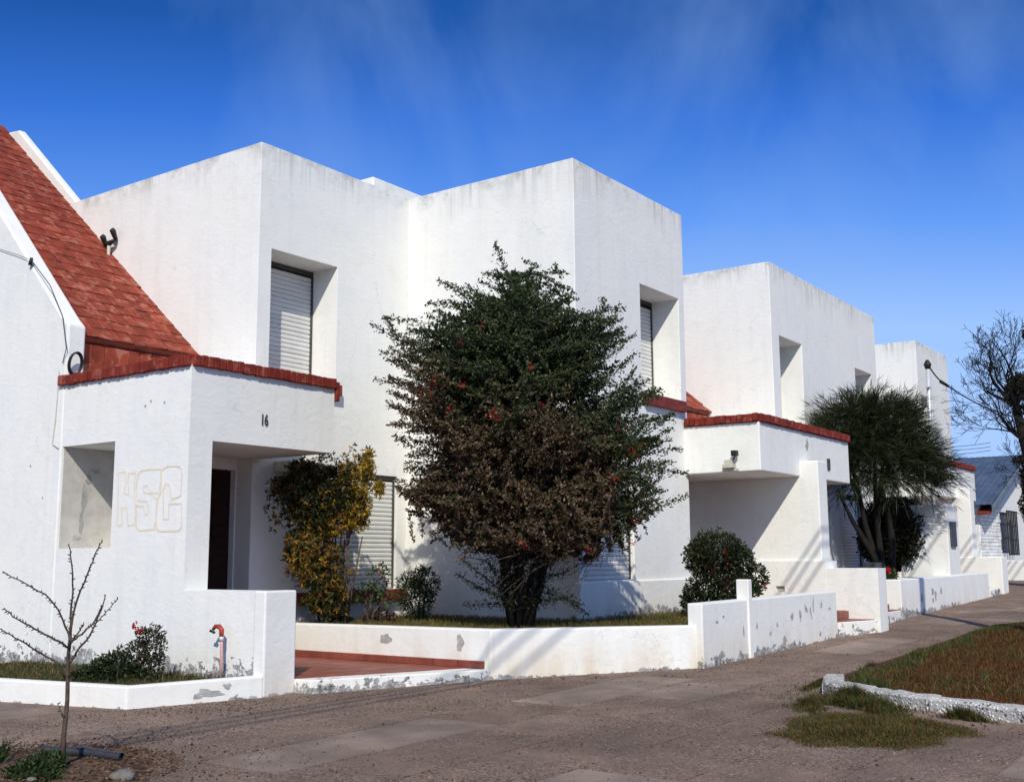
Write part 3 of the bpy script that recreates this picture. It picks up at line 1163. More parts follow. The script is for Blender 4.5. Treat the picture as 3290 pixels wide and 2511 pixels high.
wall_lamp()
fl = thing('floodlight', 'twin black floodlight on short pale post above the tiled roof', 'floodlight', (7.9, 11.8, 3.6))
mb = MB()
mb.tube([(7.90, 11.78, 3.55), (7.90, 11.78, 4.0)], 0.04, 9)
mb.build('post', M['cream'], fl, smooth=True)
mb = MB()
mb.tube([(7.90, 11.92, 4.02), (7.90, 11.78, 3.98), (7.90, 11.62, 4.02)], [.03, .07, .035], 9)
mb.build('bracket', M['black'], fl, smooth=True)
for yy, zz in ((11.64, 4.12), (11.94, 4.05)):
    mb = MB()
    mb.tube([(7.95, yy, zz - .10), (7.92, yy, zz - .02), (7.86, yy - .02, zz + .07), (7.83, yy - .02, zz + .09)], [0.03, 0.055, 0.07, 0.06], 10)
    mb.build('lamp_head', M['black'], fl, smooth=True)

fl.scale = (0.66, 0.66, 0.66)
fl.location = P(7.9, 11.8, 3.62)
cab = thing('drop_cable', 'thin grey cable running down the left raking wall to a coiled loop', 'cable', (6.28, 10.0, 2.2))
mb = MB()
mb.tube([(6.285, 11.6, 3.44), (6.28, 10.99, 3.23), (6.28, 10.73, 3.13)], 0.004, 6)
mb.tube([(6.28, 10.73, 3.13), (6.27, 10.34, 2.80), (6.28, 10.1, 2.45), (6.28, 10.0, 2.10), (6.285, 10.06, 1.96)], 0.006, 6)
mb.build('wire', M['rail'], cab, smooth=True)
mb = MB()
mb.tube([(6.29, 10.12, 1.88), (6.292, 10.14, 1.4), (6.292, 10.17, 1.15), (6.29, 10.06, 1.10)], 0.006, 6)
mb.build('conduit', M['cream'], cab, smooth=True)
mb = MB()
ring = [(6.36 + 0.07 * math.cos(a), 9.965 - .02 * math.sin(a), 1.95 + 0.11 * math.sin(a)) for a in np.linspace(0, 2 * math.pi, 20)]
mb.tube(ring, 0.013, 6, caps=False)
mb.tube([(q[0] + .01, q[1] - .012, q[2] + .008) for q in ring], 0.011, 6, caps=False)
mb.build('coil', M['black'], cab, smooth=True)
mb = MB()
mb.tube([(6.28, 10.75, 3.08), (6.28, 10.73, 3.16)], [.03, .02], 8)
mb.build('insulator', M['black'], cab, smooth=True)


# ------------------------------------------------------------------ garden walls
def wall_path(name, pts, thick, mat, parent=None, bevel=0.018, side=1, **props):
    """pts: (x, y, ztop, zbase); thickness laid to the left of the path (side=1)"""
    n = len(pts)
    off = []
    for i in range(n):
        a = pts[max(i - 1, 0)]
        b = pts[min(i + 1, n - 1)]
        def nrm(p, q):
            L = math.hypot(q[0] - p[0], q[1] - p[1])
            return (-(q[1] - p[1]) / L, (q[0] - p[0]) / L)
        if 0 < i < n - 1:
            n1_, n2_ = nrm(a, pts[i]), nrm(pts[i], b)
            sx, sy = n1_[0] + n2_[0], n1_[1] + n2_[1]
            d = 1 + n1_[0] * n2_[0] + n1_[1] * n2_[1]
            off.append((sx / d, sy / d))
        else:
            off.append(nrm(a, b))
    vs, fs = [], []
    for p, o in zip(pts, off):
        x2, y2 = p[0] + o[0] * thick * side, p[1] + o[1] * thick * side
        vs += [P(p[0], p[1], p[3]), P(p[0], p[1], p[2]), P(x2, y2, p[2]), P(x2, y2, p[3])]
    for i in range(n - 1):
        for k in range(4):
            a, b = i * 4 + k, i * 4 + (k + 1) % 4
            fs.append((a, b, b + 4, a + 4))
    fs += [(0, 1, 2, 3), tuple((n - 1) * 4 + k for k in (3, 2, 1, 0))]
    mb = MB()
    mb.add(vs, fs)
    o = mb.build(name, mat, parent, bevel=bevel)
    setp(o, **props)
    return o


wl = wall_path('planter_wall', [(4.62, 10.6, -0.93, -1.25), (4.99, 8.6, -0.935, -1.25), (5.26, 7.34, -0.94, -1.25), (6.29, 6.985, -0.93, -1.25)], 0.10, M['plaster'],
               foot=Z(-1.12), flake=0.07, ochre=0.25)
tag(wl, 'low white planter kerb with a sharp corner behind the thin sapling', 'planter wall')
mb = MB()
mb.prism([(4.7, 10.5), (5.08, 8.62), (5.33, 7.4), (6.27, 7.1), (6.28, 10.5)], 'z', -1.2, -0.985)
pl = mb.build('planter_soil', M['earth'], None, kind='structure')
for k_, (t_, zz, rx) in enumerate(((.55, -1.02, .05), (.62, -1.04, .07), (.72, -0.99, .03), (.50, -1.05, .03))):
    cx, cy = 5.26 + 1.03 * t_, 7.34 - .355 * t_
    mb = MB()
    q = blob(0, 0, rx * 1.1, .022, 60 + k_)
    vs = [P(cx + a * .945 - .0012 * 1, cy - a * .326 - .0036, zz + b) for a, b in q]
    mb.add(vs, [tuple(range(len(vs)))])
    mb.build('bare_patch', M['cement'], wl)

rw = wall_path('retaining_wall', [(8.14, 8.9, -0.655, -1.25), (8.14, 6.08, -0.635, -1.25), (9.97, 4.868, -0.655, -1.25)], 0.14, M['plaster'],
               foot=Z(-1.07), flake=0.07, ochre=0.9)
tag(rw, 'white retaining wall holding the lawn in front of the flowering shrub', 'wall')
patch_x(8.14, 7.34, -0.765, .075, .045, 5, rw)
patch_x(8.14, 6.43, -0.765, .04, .075, 6, rw)
patch_x(8.14, 6.36, -0.94, .02, .02, 8, rw)
mb = MB()
mb.prism([(8.22, 9.1), (8.22, 6.16), (9.97, 5.0), (13.0, 5.0), (13.62, 5.0), (13.62, 6.55), (10.45, 6.55), (10.45, 9.1)], 'z', -1.2, -0.70)
lawn1 = mb.build('lawn', M['earth'], None, kind='structure')

fw_ = thing('front_wall', 'white front wall with flaked grey streaks and stub post before the double porch', 'wall', (11.8, 4.85, -1.0))
o = wall_path('wall_panel', [(9.90, 4.85, -0.445, -1.25), (11.0, 4.85, -0.44, -1.25), (13.63, 4.85, -0.425, -1.25)], 0.16, M['plaster'], fw_, foot=Z(-1.02), flake=0.14, ochre=0.75)
mb = MB()
mb.box((10.955, 4.83, -1.2), (11.05, 4.97, -0.235))
setp(mb.build('post', M['plaster'], fw_, bevel=0.015), foot=Z(-1.03), ochre=0.5)
for k_, (x, z, rx, rz, ro) in enumerate(((12.16, -.67, .05, .045, 0), (12.41, -.665, .04, .07, .2), (12.60, -.60, .07, .03, -.7), (12.74, -.645, .018, .09, .35), (12.83, -.56, .018, .11, -.12),
                                        (13.09, -.57, .03, .05, -.4), (13.37, -.63, .045, .015, -.3), (10.22, -.635, .035, .015, 0), (10.37, -.59, .03, .016, 0), (11.18, -.72, .025, .04, 0),
                                        (10.84, -.76, .02, .06, 0), (11.54, -.82, .035, .025, .4), (11.73, -.74, .03, .025, -.6), (11.92, -.92, .07, .05, .5), (13.02, -.91, .035, .03, 0), (10.31, -.955, .08, .035, 0), (11.62, -.955, .07, .02, .2), (12.2, -.95, .03, .02, 0))):
    patch_y(4.85, x, z, rx * .8, rz * .9, 20 + k_, fw_, ro)

# steps and red-tiled paths
def tiled_path(label, x0, x1, y0, y1, z, zf, nx, ny, front, quad=None, flake=0.3):
    """path platform with floor tiles as parts; quad = four plan corners when it is not a rectangle"""
    t = thing('entrance_path', label, 'path', ((x0 + x1) / 2, (y0 + y1) / 2, zf))
    q = quad or [(x0, y0), (x1, y0), (x1, y1), (x0, y1)]
    mb = MB()
    mb.hexa([(a, b, -1.25) for a, b in q], [(a, b, z) for a, b in q])
    setp(mb.build('step', M['plaster'], t, bevel=0.012), foot=Z(zf), flake=flake, ochre=0.3)

    def bil(u, v):
        return tuple((q[0][i] * (1 - u) + q[1][i] * u) * (1 - v) + (q[3][i] * (1 - u) + q[2][i] * u) * v for i in (0, 1))
    m0 = 0.07
    for i in range(nx):
        for j in range(ny):
            g = 0.004
            c = [bil((i + a) / nx + (g if a == 0 else -g), m0 + (1 - m0) * ((j + b) / ny) + (g if b == 0 else -g)) for a, b in ((0, 0), (1, 0), (1, 1), (0, 1))]
            mb = MB()
            dz = rnd.uniform(0, .0012)
            mb.hexa([(a, b, z - 0.004) for a, b in c], [(a, b, z + 0.008 + dz) for a, b in c])
            mb.build('floor_tile', M['floor_tile'], t)
    return t


path1 = tiled_path('red tiled entrance path with white step leading to house 16', 6.63, 8.135, 6.1, 9.3, -0.985, -1.08, 6, 9, None, flake=0.17,
                   quad=[(6.63, 6.80), (8.137, 6.085), (8.137, 9.3), (6.63, 9.3)])
for i in range(9):
    y0 = 6.14 + i * .29
    mb = MB()
    mb.box((8.10, y0 + .006, -0.976), (8.138, y0 + .284, -0.915))
    mb.build('skirting_tile', M['floor_tile'], path1, bevel=0.004)
path2 = tiled_path('red tiled entry step between the flaked front wall and the tall end wall', 13.66, 14.37, 4.6, 4.96, -0.805, -1.0, 3, 1, None, quad=[(13.66, 4.84), (14.375, 4.60), (14.375, 4.96), (13.66, 4.96)])
path3 = tiled_path('red tiled entry step right of the tall end wall', 14.72, 16.27, 4.70, 5.02, -0.765, -0.95, 5, 1, None, quad=[(14.71, 4.80), (16.27, 4.86), (16.27, 5.02), (14.71, 5.02)])
for pth, xa, xb, ya, zt in ((path2, 13.66, 14.375, 4.96, -0.70), (path3, 14.71, 16.27, 5.02, -0.685)):
    mb = MB()
    mb.box((xa, ya + .02, -1.25), (xb, 7.3, zt))
    setp(mb.build('landing', M['plaster'], pth), foot=Z(-1))
    n_ = round((xb - xa) / .36)
    for i in range(n_):
        for j in range(6):
            mb = MB()
            mb.box((xa + (i + .02) * (xb - xa) / n_, ya + .03 + j * .37, zt - .004), (xa + (i + .98) * (xb - xa) / n_, ya + .03 + j * .37 + .36, zt + .007))
            mb.build('floor_tile', M['floor_tile'], pth)
        mb = MB()
        mb.box((xa + (i + .015) * (xb - xa) / n_, ya, zt - .088), (xa + (i + .985) * (xb - xa) / n_, ya + .025, zt + .002))
        mb.build('riser_tile', M['floor_tile'], pth, bevel=0.004)
w9 = wall_path('garden_wall', [(15.3, 5.22, -0.53, -1.2), (16.27, 5.22, -0.525, -1.2)], 0.12, M['plaster'], foot=Z(-0.7), ochre=0.3)
tag(w9, 'small white wall behind the right entry step, holding the flower bed', 'wall')

w4 = thing('front_wall', 'white front wall carrying the tall meter pillar at the far end of the row', 'wall', (19, 4.85, -0.8))
wall_path('wall_panel', [(16.28, 4.85, -0.34, -1.2), (19.1, 4.85, -0.325, -1.2), (21.6, 4.85, -0.31, -1.2)], 0.3, M['plaster'], w4, foot=Z(-0.83), flake=0.14, ochre=0.6)
for k_, (x, z, rx, rz) in enumerate(((17.29, -.63, .05, .06), (17.9, -.55, .07, .05), (18.05, -.62, .05, .08), (18.38, -.55, .05, .05), (17.9, -.68, .04, .04))):
    patch_y(4.85, x, z, rx, rz, 50 + k_, w4)
mp_ = thing('meter_pillar', 'tall white pillar with dark meter slot and steel pole on top', 'pillar', (19.4, 5.2, -0.8))
solid('column', M['plaster'], mp_, [((19.08, 4.87, -0.36), (19.78, 5.66, 0.84))], [], 0.02, dict(drip_top=Z(.84), drips=.7))
mb = MB()
mb.box((19.2, 4.835, 0.145), (19.5, 4.875, 0.555))
mb.build('meter_box', M['darkbox'], mp_)
mb = MB()
mb.tube([(19.55, 5.2, 0.8), (19.60, 5.18, 2.2), (19.62, 5.17, 3.22)], 0.045, 10)
pole = mb.build('pole', M['steel_pole'], mp_, smooth=True)
mb = MB()
mb.tube([(19.62, 5.17, 3.2), (19.62, 5.17, 3.28), (19.62, 5.17, 3.36)], [.05, .085, .03], 10)
mb.build('weather_cap', M['black'], pole, smooth=True)
mb = MB()
mb.box((19.50, 5.14, 2.86), (19.70, 5.20, 2.885))
mb.build('bracket', M['grey_metal'], pole)
ub = MB()
ub.box((17.25, 5.5, -0.75), (17.55, 5.7, -0.10))
ubo = ub.build('utility_box', M['darkbox'], None, bevel=0.01)
tag(ubo, 'dark grey utility box in the flower bed before the meter pillar', 'utility box')
path4 = tiled_path('red tiled entry step at the far end of the street wall', 21.65, 22.45, 4.85, 7.2, -0.62, -0.74, 3, 4, None)

# ------------------------------------------------------------------ far house with the blue roof
bh = thing('gabled_house', 'white stone house with blue metal gable roof at the end of the street', 'house', (32, 6.6, -0.5))
xl, xr, xc = 28.75, 37.4, 33.1
solid('gable_wall', M['plaster'], bh, [((xl + .1, 6.6, -1.0), (xr, 12.5, 1.25))], [((31.0, 6.4, 0.05), (32.2, 6.75, 1.12))], 0.02)
mb = MB()
mb.prism([(xl + .1, 1.25), (xr, 1.25), (xc, 2.55)], 'y', 6.602, 12.4)
setp(mb.build('gable', M['plaster'], bh))
for sgn, xa, name in ((1, xl - .15, 'roof'), (-1, xr + .15, 'roof')):
    mb = MB()
    e = xa
    z_e = 1.24 - 0.03
    nseg = 44
    for i in range(nseg):
        y0 = 6.25 + i * 6.5 / nseg
        y1 = y0 + 6.5 / nseg
        ym = (y0 + y1) / 2
        mb.add([P(e, y0, z_e), P(xc, y0, 2.74), P(xc, ym, 2.752), P(e, ym, z_e + .012), P(xc, y1, 2.74), P(e, y1, z_e)], [(0, 1, 2, 3), (3, 2, 4, 5)])
    mb.add([P(e, 6.25, z_e - .12), P(xc, 6.25, 2.62), P(xc, 6.25, 2.735), P(e, 6.25, z_e - .005)], [(0, 1, 2, 3)])
    mb.build(name, M['roofblue'], bh)
for sgn, xa in ((1, xl - .15), (-1, xr + .15)):
    mb = MB()
    mb.prism([(xa, 1.04), (xc, 2.57), (xc, 2.72), (xa, 1.19)], 'y', 6.17, 6.24)
    mb.build('bargeboard', M['fascia'], bh, bevel=0.006)
    mb = MB()
    mb.prism([(xa + .03 * sgn, 0.97), (xc, 2.51), (xc, 2.565), (xa + .03 * sgn, 1.035)], 'y', 6.30, 6.60)
    mb.build('soffit', M['sill'], bh)
# white stone veneer, stone by stone
zz = -0.10
row = 0
while zz < 1.2:
    hgt = rnd.uniform(.07, .12)
    x = xl + .12 + rnd.uniform(-.1, 0)
    while x < 30.9:
        wd_ = rnd.uniform(.22, .5)
        x0, x1 = max(x, xl + .1), min(x + wd_, 30.95)
        if x1 - x0 > .06:
            mb = MB()
            mb.box((x0 + .008, 6.6 - rnd.uniform(.015, .04), zz + .006), (x1 - .008, 6.62, zz + hgt - .006))
            mb.build('stone', M['stone_white'], bh)
        x += wd_
    zz += hgt
mb = MB()
mb.box((31.0, 6.66, .05), (32.2, 6.7, 1.12))
wd = mb.build('window', M['darkbox'], bh)
for i in range(7):
    mb = MB()
    mb.box((31.02 + i * .19, 6.40, .0), (31.045 + i * .19, 6.43, 1.16))
    mb.build('grille_bar', M['black'], wd)
for i in range(4):
    mb = MB()
    mb.box((31.0, 6.405, .02 + i * .37), (32.2, 6.425, .045 + i * .37))
    mb.build('grille_bar', M['black'], wd)
solid('front_terrace', M['plaster'], bh, [((27.4, 5.3, -1.0), (31.0, 6.59, -0.12))], [], 0.02)

# ------------------------------------------------------------------ kerb round the grass verge
kb = thing('verge_kerb', 'whitewashed pebble kerb edging the brown grass strip on the right', 'kerb', (8.4, 3.2, -1.07))
kp = [(7.0, -0.6), (7.45, 0.6), (7.92, 1.6), (8.2, 2.3), (8.45, 2.85), (8.72, 3.25), (9.23, 3.42), (11.76, 3.46), (14.4, 3.50), (15.4, 3.46), (15.9, 3.2), (16.2, 2.4)]
rk = random.Random(3)
for (ax, ay), (bx, by) in zip(kp[:-1], kp[1:]):
    L = math.hypot(bx - ax, by - ay)
    n = max(1, round(L / .62))
    for i in range(n):
        s0, s1 = i / n, (i + 1) / n
        nx_, ny_ = (by - ay) / L, -(bx - ax) / L          # towards the verge
        far = ax + (bx - ax) * s0 > 9.2
        wd_ = 0.16 if not far else 0.12
        hh = 0.095 if not far else 0.03
        mb = MB()
        segs = 8
        pts = []
        for k in range(segs + 1):
            s_ = s0 + (s1 - s0) * (0.012 + 0.976 * k / segs)
            x, y = ax + (bx - ax) * s_, ay + (by - ay) * s_
            j = lambda a: rk.uniform(-a, a)
            g_ = gz(x)
            pts.append([(x + j(.006), y + j(.006), g_ - .06), (x + j(.006), y + j(.006), g_ + hh * .8 + j(.006)), (x + nx_ * .03 + j(.01), y + ny_ * .03 + j(.01), g_ + hh + j(.006)),
                        (x + nx_ * wd_ + j(.01), y + ny_ * wd_ + j(.01), g_ + hh + j(.006)), (x + nx_ * wd_, y + ny_ * wd_, g_ - .06)])
        vs = [P(*q) for r_ in pts for q in r_]
        fs = []
        for k in range(segs):
            for q in range(4):
                a = k * 5 + q
                fs.append((a, a + 1, a + 6, a + 5))
        fs += [(0, 1, 2, 3, 4), tuple(segs * 5 + q for q in (4, 3, 2, 1, 0))]
        mb.add(vs, fs)
        mb.build('kerb_stone', M['kerbstone'], kb, smooth=False)

mbv = MB()
vi = [(x, y) for x, y in VERGE]
cxv, cyv = 12.5, 2.0
ring_ = [(x + (cxv - x) * .012, y + (cyv - y) * .02) for x, y in vi]
vs = [P(x, y, gz(x) + .05) for x, y in ring_]
mbv.add(vs, [tuple(range(len(vs)))])
me = mbv.mesh('grass_verge')
bmv = bmesh.new()
bmv.from_mesh(me)
bmesh.ops.triangulate(bmv, faces=bmv.faces)
for _ in range(4):
    bmesh.ops.subdivide_edges(bmv, edges=[e for e in bmv.edges if e.calc_length() > 0.6], cuts=1)
    bmesh.ops.triangulate(bmv, faces=bmv.faces)
for v in bmv.verts:
    v.co.z = Z(gz(v.co.x / K) + .05)
bmv.to_mesh(me)
bmv.free()
link('grass_verge', me, M['earth'], None, 'structure')


def in_poly_pts(n, poly, dens=None):
    xs_, ys_ = zip(*poly)
    out = []
    a = np.array(poly)
    while sum(len(o) for o in out) < n:
        q = np.stack([rng.uniform(min(xs_), max(xs_), n), rng.uniform(min(ys_), max(ys_), n)], 1)
        c = np.zeros(n, bool)
        j = len(a) - 1
        for i in range(len(a)):
            xi, yi = a[i]
            xj, yj = a[j]
            hit = ((yi > q[:, 1]) != (yj > q[:, 1])) & (q[:, 0] < (xj - xi) * (q[:, 1] - yi) / (yj - yi + 1e-12) + xi)
            c ^= hit
            j = i
        if dens is not None:
            c &= rng.uniform(0, 1, n) < dens(q)
        out.append(q[c])
    return np.concatenate(out)[:n]


def to_m(q, z):
    return np.stack([q[:, 0] * K, q[:, 1] * K, (np.asarray(z) * K + ZO) * np.ones(len(q))], 1)


def gzv(x):
    return np.interp(x, GX, GZ)


BROWN = [(0.135, 0.050, 0.014), (0.085, 0.032, 0.010), (0.21, 0.10, 0.032), (0.06, 0.052, 0.010)]
GREEN = [(0.055, 0.075, 0.018), (0.085, 0.10, 0.022), (0.13, 0.11, 0.035), (0.04, 0.055, 0.015)]

# verge grass: brown lawn with a greener rough edge
q = in_poly_pts(125000, [(8.95, 3.16), (9.5, 3.29), (11.76, 3.36), (14.2, 3.41), (15.2, 3.38), (15.7, 3.12), (16.0, 2.3), (15.85, 1.1), (13.9, 0.42), (7.3, -0.45), (7.64, 0.6), (8.1, 1.55), (8.4, 2.25), (8.66, 2.8)],
                lambda p: np.clip(9.0 / (p[:, 0] ** 1.05), 0.12, 1))
edge = np.interp(q[:, 0], [8.6, 9.6, 11.76, 14.2, 15.2, 15.7, 16.0], [3.0, 3.30, 3.36, 3.41, 3.38, 3.1, 2.3]) - q[:, 1]
isg = rng.uniform(0, 1, len(q)) < np.where(edge < 0.22 + .12 * np.sin(q[:, 0] * 3.1), 0.75, 0.06)
cols = np.where(isg[:, None], pick_cols(len(q), GREEN, (3, 3, 3, 3)), pick_cols(len(q), BROWN, (5, 4, 2.5, .8)))
hh = np.where(isg, 0.10 + 0.08 * np.sin(q[:, 0] * 5.1) * np.sin(q[:, 0] * 2.3 + 1), 0.05) * np.clip(.35 + edge * 4, .35, 1)
vg = grass_blades('grass', to_m(q, gzv(q[:, 0]) + .045), np.clip(hh, .03, .2), 0.007, cols, 0.8)
vg['label'] = 'short brown dry grass with a green rough edge'
# tufts spilling over and below the kerb
for (cx, cy, rx, ry, n, h_, ang) in ((8.10, 2.72, .42, .17, 6000, .13, -2.05), (8.35, 2.88, .30, .10, 3500, .15, -2.05), (7.98, 3.08, .45, .13, 4000, .07, .35), (7.95, 1.98, .17, .08, 2000, .11, -1.95), (9.3, 3.47, .6, .05, 3500, .07, .05), (10.4, 3.42, .5, .06, 2500, .09, .03), (12.2, 3.45, .7, .06, 2200, .08, .03)):
    r_ = np.abs(rng.normal(0, .52, n))
    a_ = rng.uniform(0, 2 * np.pi, n)
    wob = 1 + .3 * np.sin(3 * a_ + cx * 9) + .2 * np.sin(7 * a_ + cy * 5)
    lx, ly = rx * r_ * wob * np.cos(a_), ry * r_ * wob * np.sin(a_)
    q = np.stack([cx + lx * math.cos(ang) - ly * math.sin(ang), cy + lx * math.sin(ang) + ly * math.cos(ang)], 1)
    g = grass_blades('grass_tuft', to_m(q, gzv(q[:, 0]) + .0), h_ * np.clip(1.2 - .55 * r_, .25, 1.2) * (.75 + .4 * np.sin(q[:, 0] * 23) * np.sin(q[:, 1] * 19)), 0.007, pick_cols(n, GREEN + BROWN[:2], (4, 3, 2, 4, 2, 2)), 0.8)
    tag(g, 'grass tufts growing at the foot of the whitewashed kerb')
# loose grass patch on the pavement
q = in_poly_pts(34000, [(6.70, 2.92), (6.95, 2.80), (7.25, 2.96), (7.71, 2.93), (7.92, 2.64), (7.86, 2.33), (7.66, 2.1), (7.62, 1.9), (7.40, 1.80), (7.23, 1.70), (7.10, 1.93), (6.85, 1.88), (6.58, 1.99), (6.62, 2.2), (6.40, 2.52), (6.62, 2.66)])
q += rng.normal(0, .035, q.shape)
rc_ = np.hypot((q[:, 0] - 7.15) / .72, (q[:, 1] - 2.38) / .60)
gp = grass_blades('grass_patch', to_m(q, gzv(q[:, 0]) + .002), np.clip(.105 * (1.15 - rc_), .022, .11) * (.8 + .35 * np.sin(q[:, 0] * 13) * np.sin(q[:, 1] * 11)), 0.006, pick_cols(len(q), GREEN + BROWN[:3], (4, 4, 4, 2, 3, 2, 2)), 0.95)
gp['label'] = 'olive grass mat growing over the pavement'
# lawns
q = in_poly_pts(26000, [(8.26, 8.9), (8.26, 6.2), (9.97, 5.06), (13.55, 5.06), (13.55, 6.5), (10.4, 6.5), (10.4, 9.0)])
gl = grass_blades('grass', to_m(q, -0.70 * np.ones(len(q))), 0.075, 0.009, pick_cols(len(q), [(0.14, 0.125, 0.035), (0.19, 0.15, 0.06), (0.09, 0.095, 0.025), (0.16, 0.10, 0.04)], (4, 3, 3, 2)), 0.6)
gl['label'] = 'dry olive lawn behind the retaining wall'
q = in_poly_pts(9000, [(4.85, 10.2), (5.12, 8.7), (5.40, 7.44), (6.25, 7.16), (6.25, 10.2)])
isd = rng.uniform(0, 1, len(q)) < .4
gl = grass_blades('grass', to_m(q, -0.985 * np.ones(len(q))), 0.07, 0.009, pick_cols(len(q), [(0.05, 0.075, 0.02), (0.21, 0.14, 0.06), (0.035, 0.05, 0.015), (0.15, 0.10, 0.05)], (4, 2, 3, 2)), 0.7)
gl['label'] = 'patchy grass inside the left planter'


# loose gravel on the pavement, in one mesh
def gravel(n):
    q = np.stack([rng.uniform(3.0, 15.0, n * 3), rng.uniform(1.2, 7.4, n * 3)], 1)
    keep = np.array([(y < wall_line(x) - .03) and y < 1.85 * x and y > .2 * x and not inside(x, y, VERGE) for x, y in q])
    clump = np.sin(q[:, 0] * 2.1 + 1.3 * np.sin(q[:, 1] * 1.7)) * np.sin(q[:, 1] * 2.6 + q[:, 0]) > rng.uniform(-1, .9, len(q))
    fall = rng.uniform(0, 1, len(q)) < np.clip(5 / q[:, 0], .15, 1)
    q = q[keep & clump & fall][:n]
    n = len(q)
    s_ = np.clip(rng.lognormal(-5.1, .38, n), .003, .016)
    tmpl = np.array([(1, 0, 0), (0, 1, 0), (-1, 0, 0), (0, -1, 0), (0, 0, .8), (0, 0, -.5)], float)
    a = rng.uniform(0, 6.28, n)
    v = tmpl[None] * s_[:, None, None] * rng.uniform(.6, 1.3, (n, 6, 1))
    ca, sa = np.cos(a)[:, None], np.sin(a)[:, None]
    vx, vy = v[:, :, 0] * ca - v[:, :, 1] * sa, v[:, :, 0] * sa + v[:, :, 1] * ca
    v[:, :, 0], v[:, :, 1] = vx, vy
    v += to_m(q, gzv(q[:, 0]) + .004)[:, None, :]
    cols = pick_cols(n, [(.17, .12, .09), (.11, .075, .055), (.32, .25, .20), (.05, .036, .03), (.22, .13, .09)], (5, 4, 1.2, 3, 2))
    return np_mesh('gravel', v, 6, [(0, 1, 4), (1, 2, 4), (2, 3, 4), (3, 0, 4), (1, 0, 5), (2, 1, 5), (3, 2, 5), (0, 3, 5)], cols, M['grass'], None, 'stuff')


gravel(16000)['label'] = 'loose grit lying on the pavement'

# ------------------------------------------------------------------ soil pit with the sapling
mb = MB()
n = 40
rings = []
for j, rr in enumerate((0, .35, .7, 1.0)):
    for i in range(n):
        a = 2 * math.pi * i / n
        k = 1 + .14 * math.sin(3 * a + 1) + .08 * math.sin(7 * a)
        rings.append(P(3.62 + .58 * rr * k * math.cos(a), 5.72 + .75 * rr * k * math.sin(a), -1.118 + (1 - rr) * .03 + (0.004 if rr < 1 else 0.0015) + rnd.uniform(0, .008) * (rr < 1)))
fs = []
for j in range(3):
    for i in range(n):
        fs.append((j * n + i, (j + 1) * n + i, (j + 1) * n + (i + 1) % n, j * n + (i + 1) % n))
mb.add(rings, fs)
mb.build('soil', M['soil'], None, smooth=True, kind='structure')
# wood chips and crumbs over the soil
n = 3200
a_ = rng.uniform(0, 2 * np.pi, n)
r_ = rng.uniform(0, 1, n) ** .6
q = np.stack([3.64 + .62 * r_ * np.cos(a_), 5.70 + .78 * r_ * np.sin(a_)], 1)
d = rng.normal(size=(n, 3)) * np.array([1, 1, .25])
lit = leaves('litter', to_m(q, -1.10 + .012 * rng.uniform(0, 1, n)), d, .035, .013, pick_cols(n, [(.17, .095, .055), (.10, .055, .035), (.24, .15, .09)], (3, 3, 1)), None, M['grass'], 'stuff')
lit['label'] = 'dry brown litter around the sapling'
mb = MB()
for k_, (x, y, s_) in enumerate(((3.62, 5.05, .075), (3.46, 5.98, .05), (3.30, 5.35, .03))):
    o_ = bmesh.new()
    bmesh.ops.create_icosphere(o_, subdivisions=2, radius=1)
    r2 = random.Random(k_)
    for v in o_.verts:
        v.co *= 1 + r2.uniform(-.14, .14)
        v.co = Vector((v.co.x * s_, v.co.y * s_ * 1.3, v.co.z * s_ * .6)) + Vector(P(x, y, -1.09))
    me = bpy.data.meshes.new('stone')
    o_.to_mesh(me)
    o_.free()
    so_ = link('stone', me, M['stone'])
    me.polygons.foreach_set('use_smooth', [True] * len(me.polygons))
    tag(so_, ['grey stone at the near edge of the soil pit', 'pale stone among the weeds behind the sapling', 'small pebble at the left of the soil pit'][k_], 'stone')

hp = MB()
HD = Vector((0.5829, -0.8125, 0))
hb = Vector((3.80, 5.78, -1.065))
hp.tube([tuple(hb - HD * .16 + Vector((0, 0, .01))), tuple(hb + HD * .08), tuple(hb + HD * .32 + Vector((-.06, -.02, -.02)))], 0.033, 12, caps=False)
hp.tube([tuple(hb - HD * .15 + Vector((0, 0, .01))), tuple(hb + HD * .08), tuple(hb + HD * .31 + Vector((-.06, -.02, -.02)))], 0.026, 12, caps=True)
tag(hp.build('drain_pipe', M['hose'], None, smooth=True), 'short black plastic pipe lying on the soil by the sapling', 'pipe')

sap = thing('sapling', 'bare young tree with thorny upswept twigs in the soil pit', 'tree', (3.6, 5.55, -1.11))
LAT = np.array([0.5829, -0.8125]) * 1.0
DEP = np.array([0.8125, 0.5829])


def lp(base, lat, dep, z):
    return (base[0] + LAT[0] * lat + DEP[0] * dep, base[1] + LAT[1] * lat + DEP[1] * dep, z)


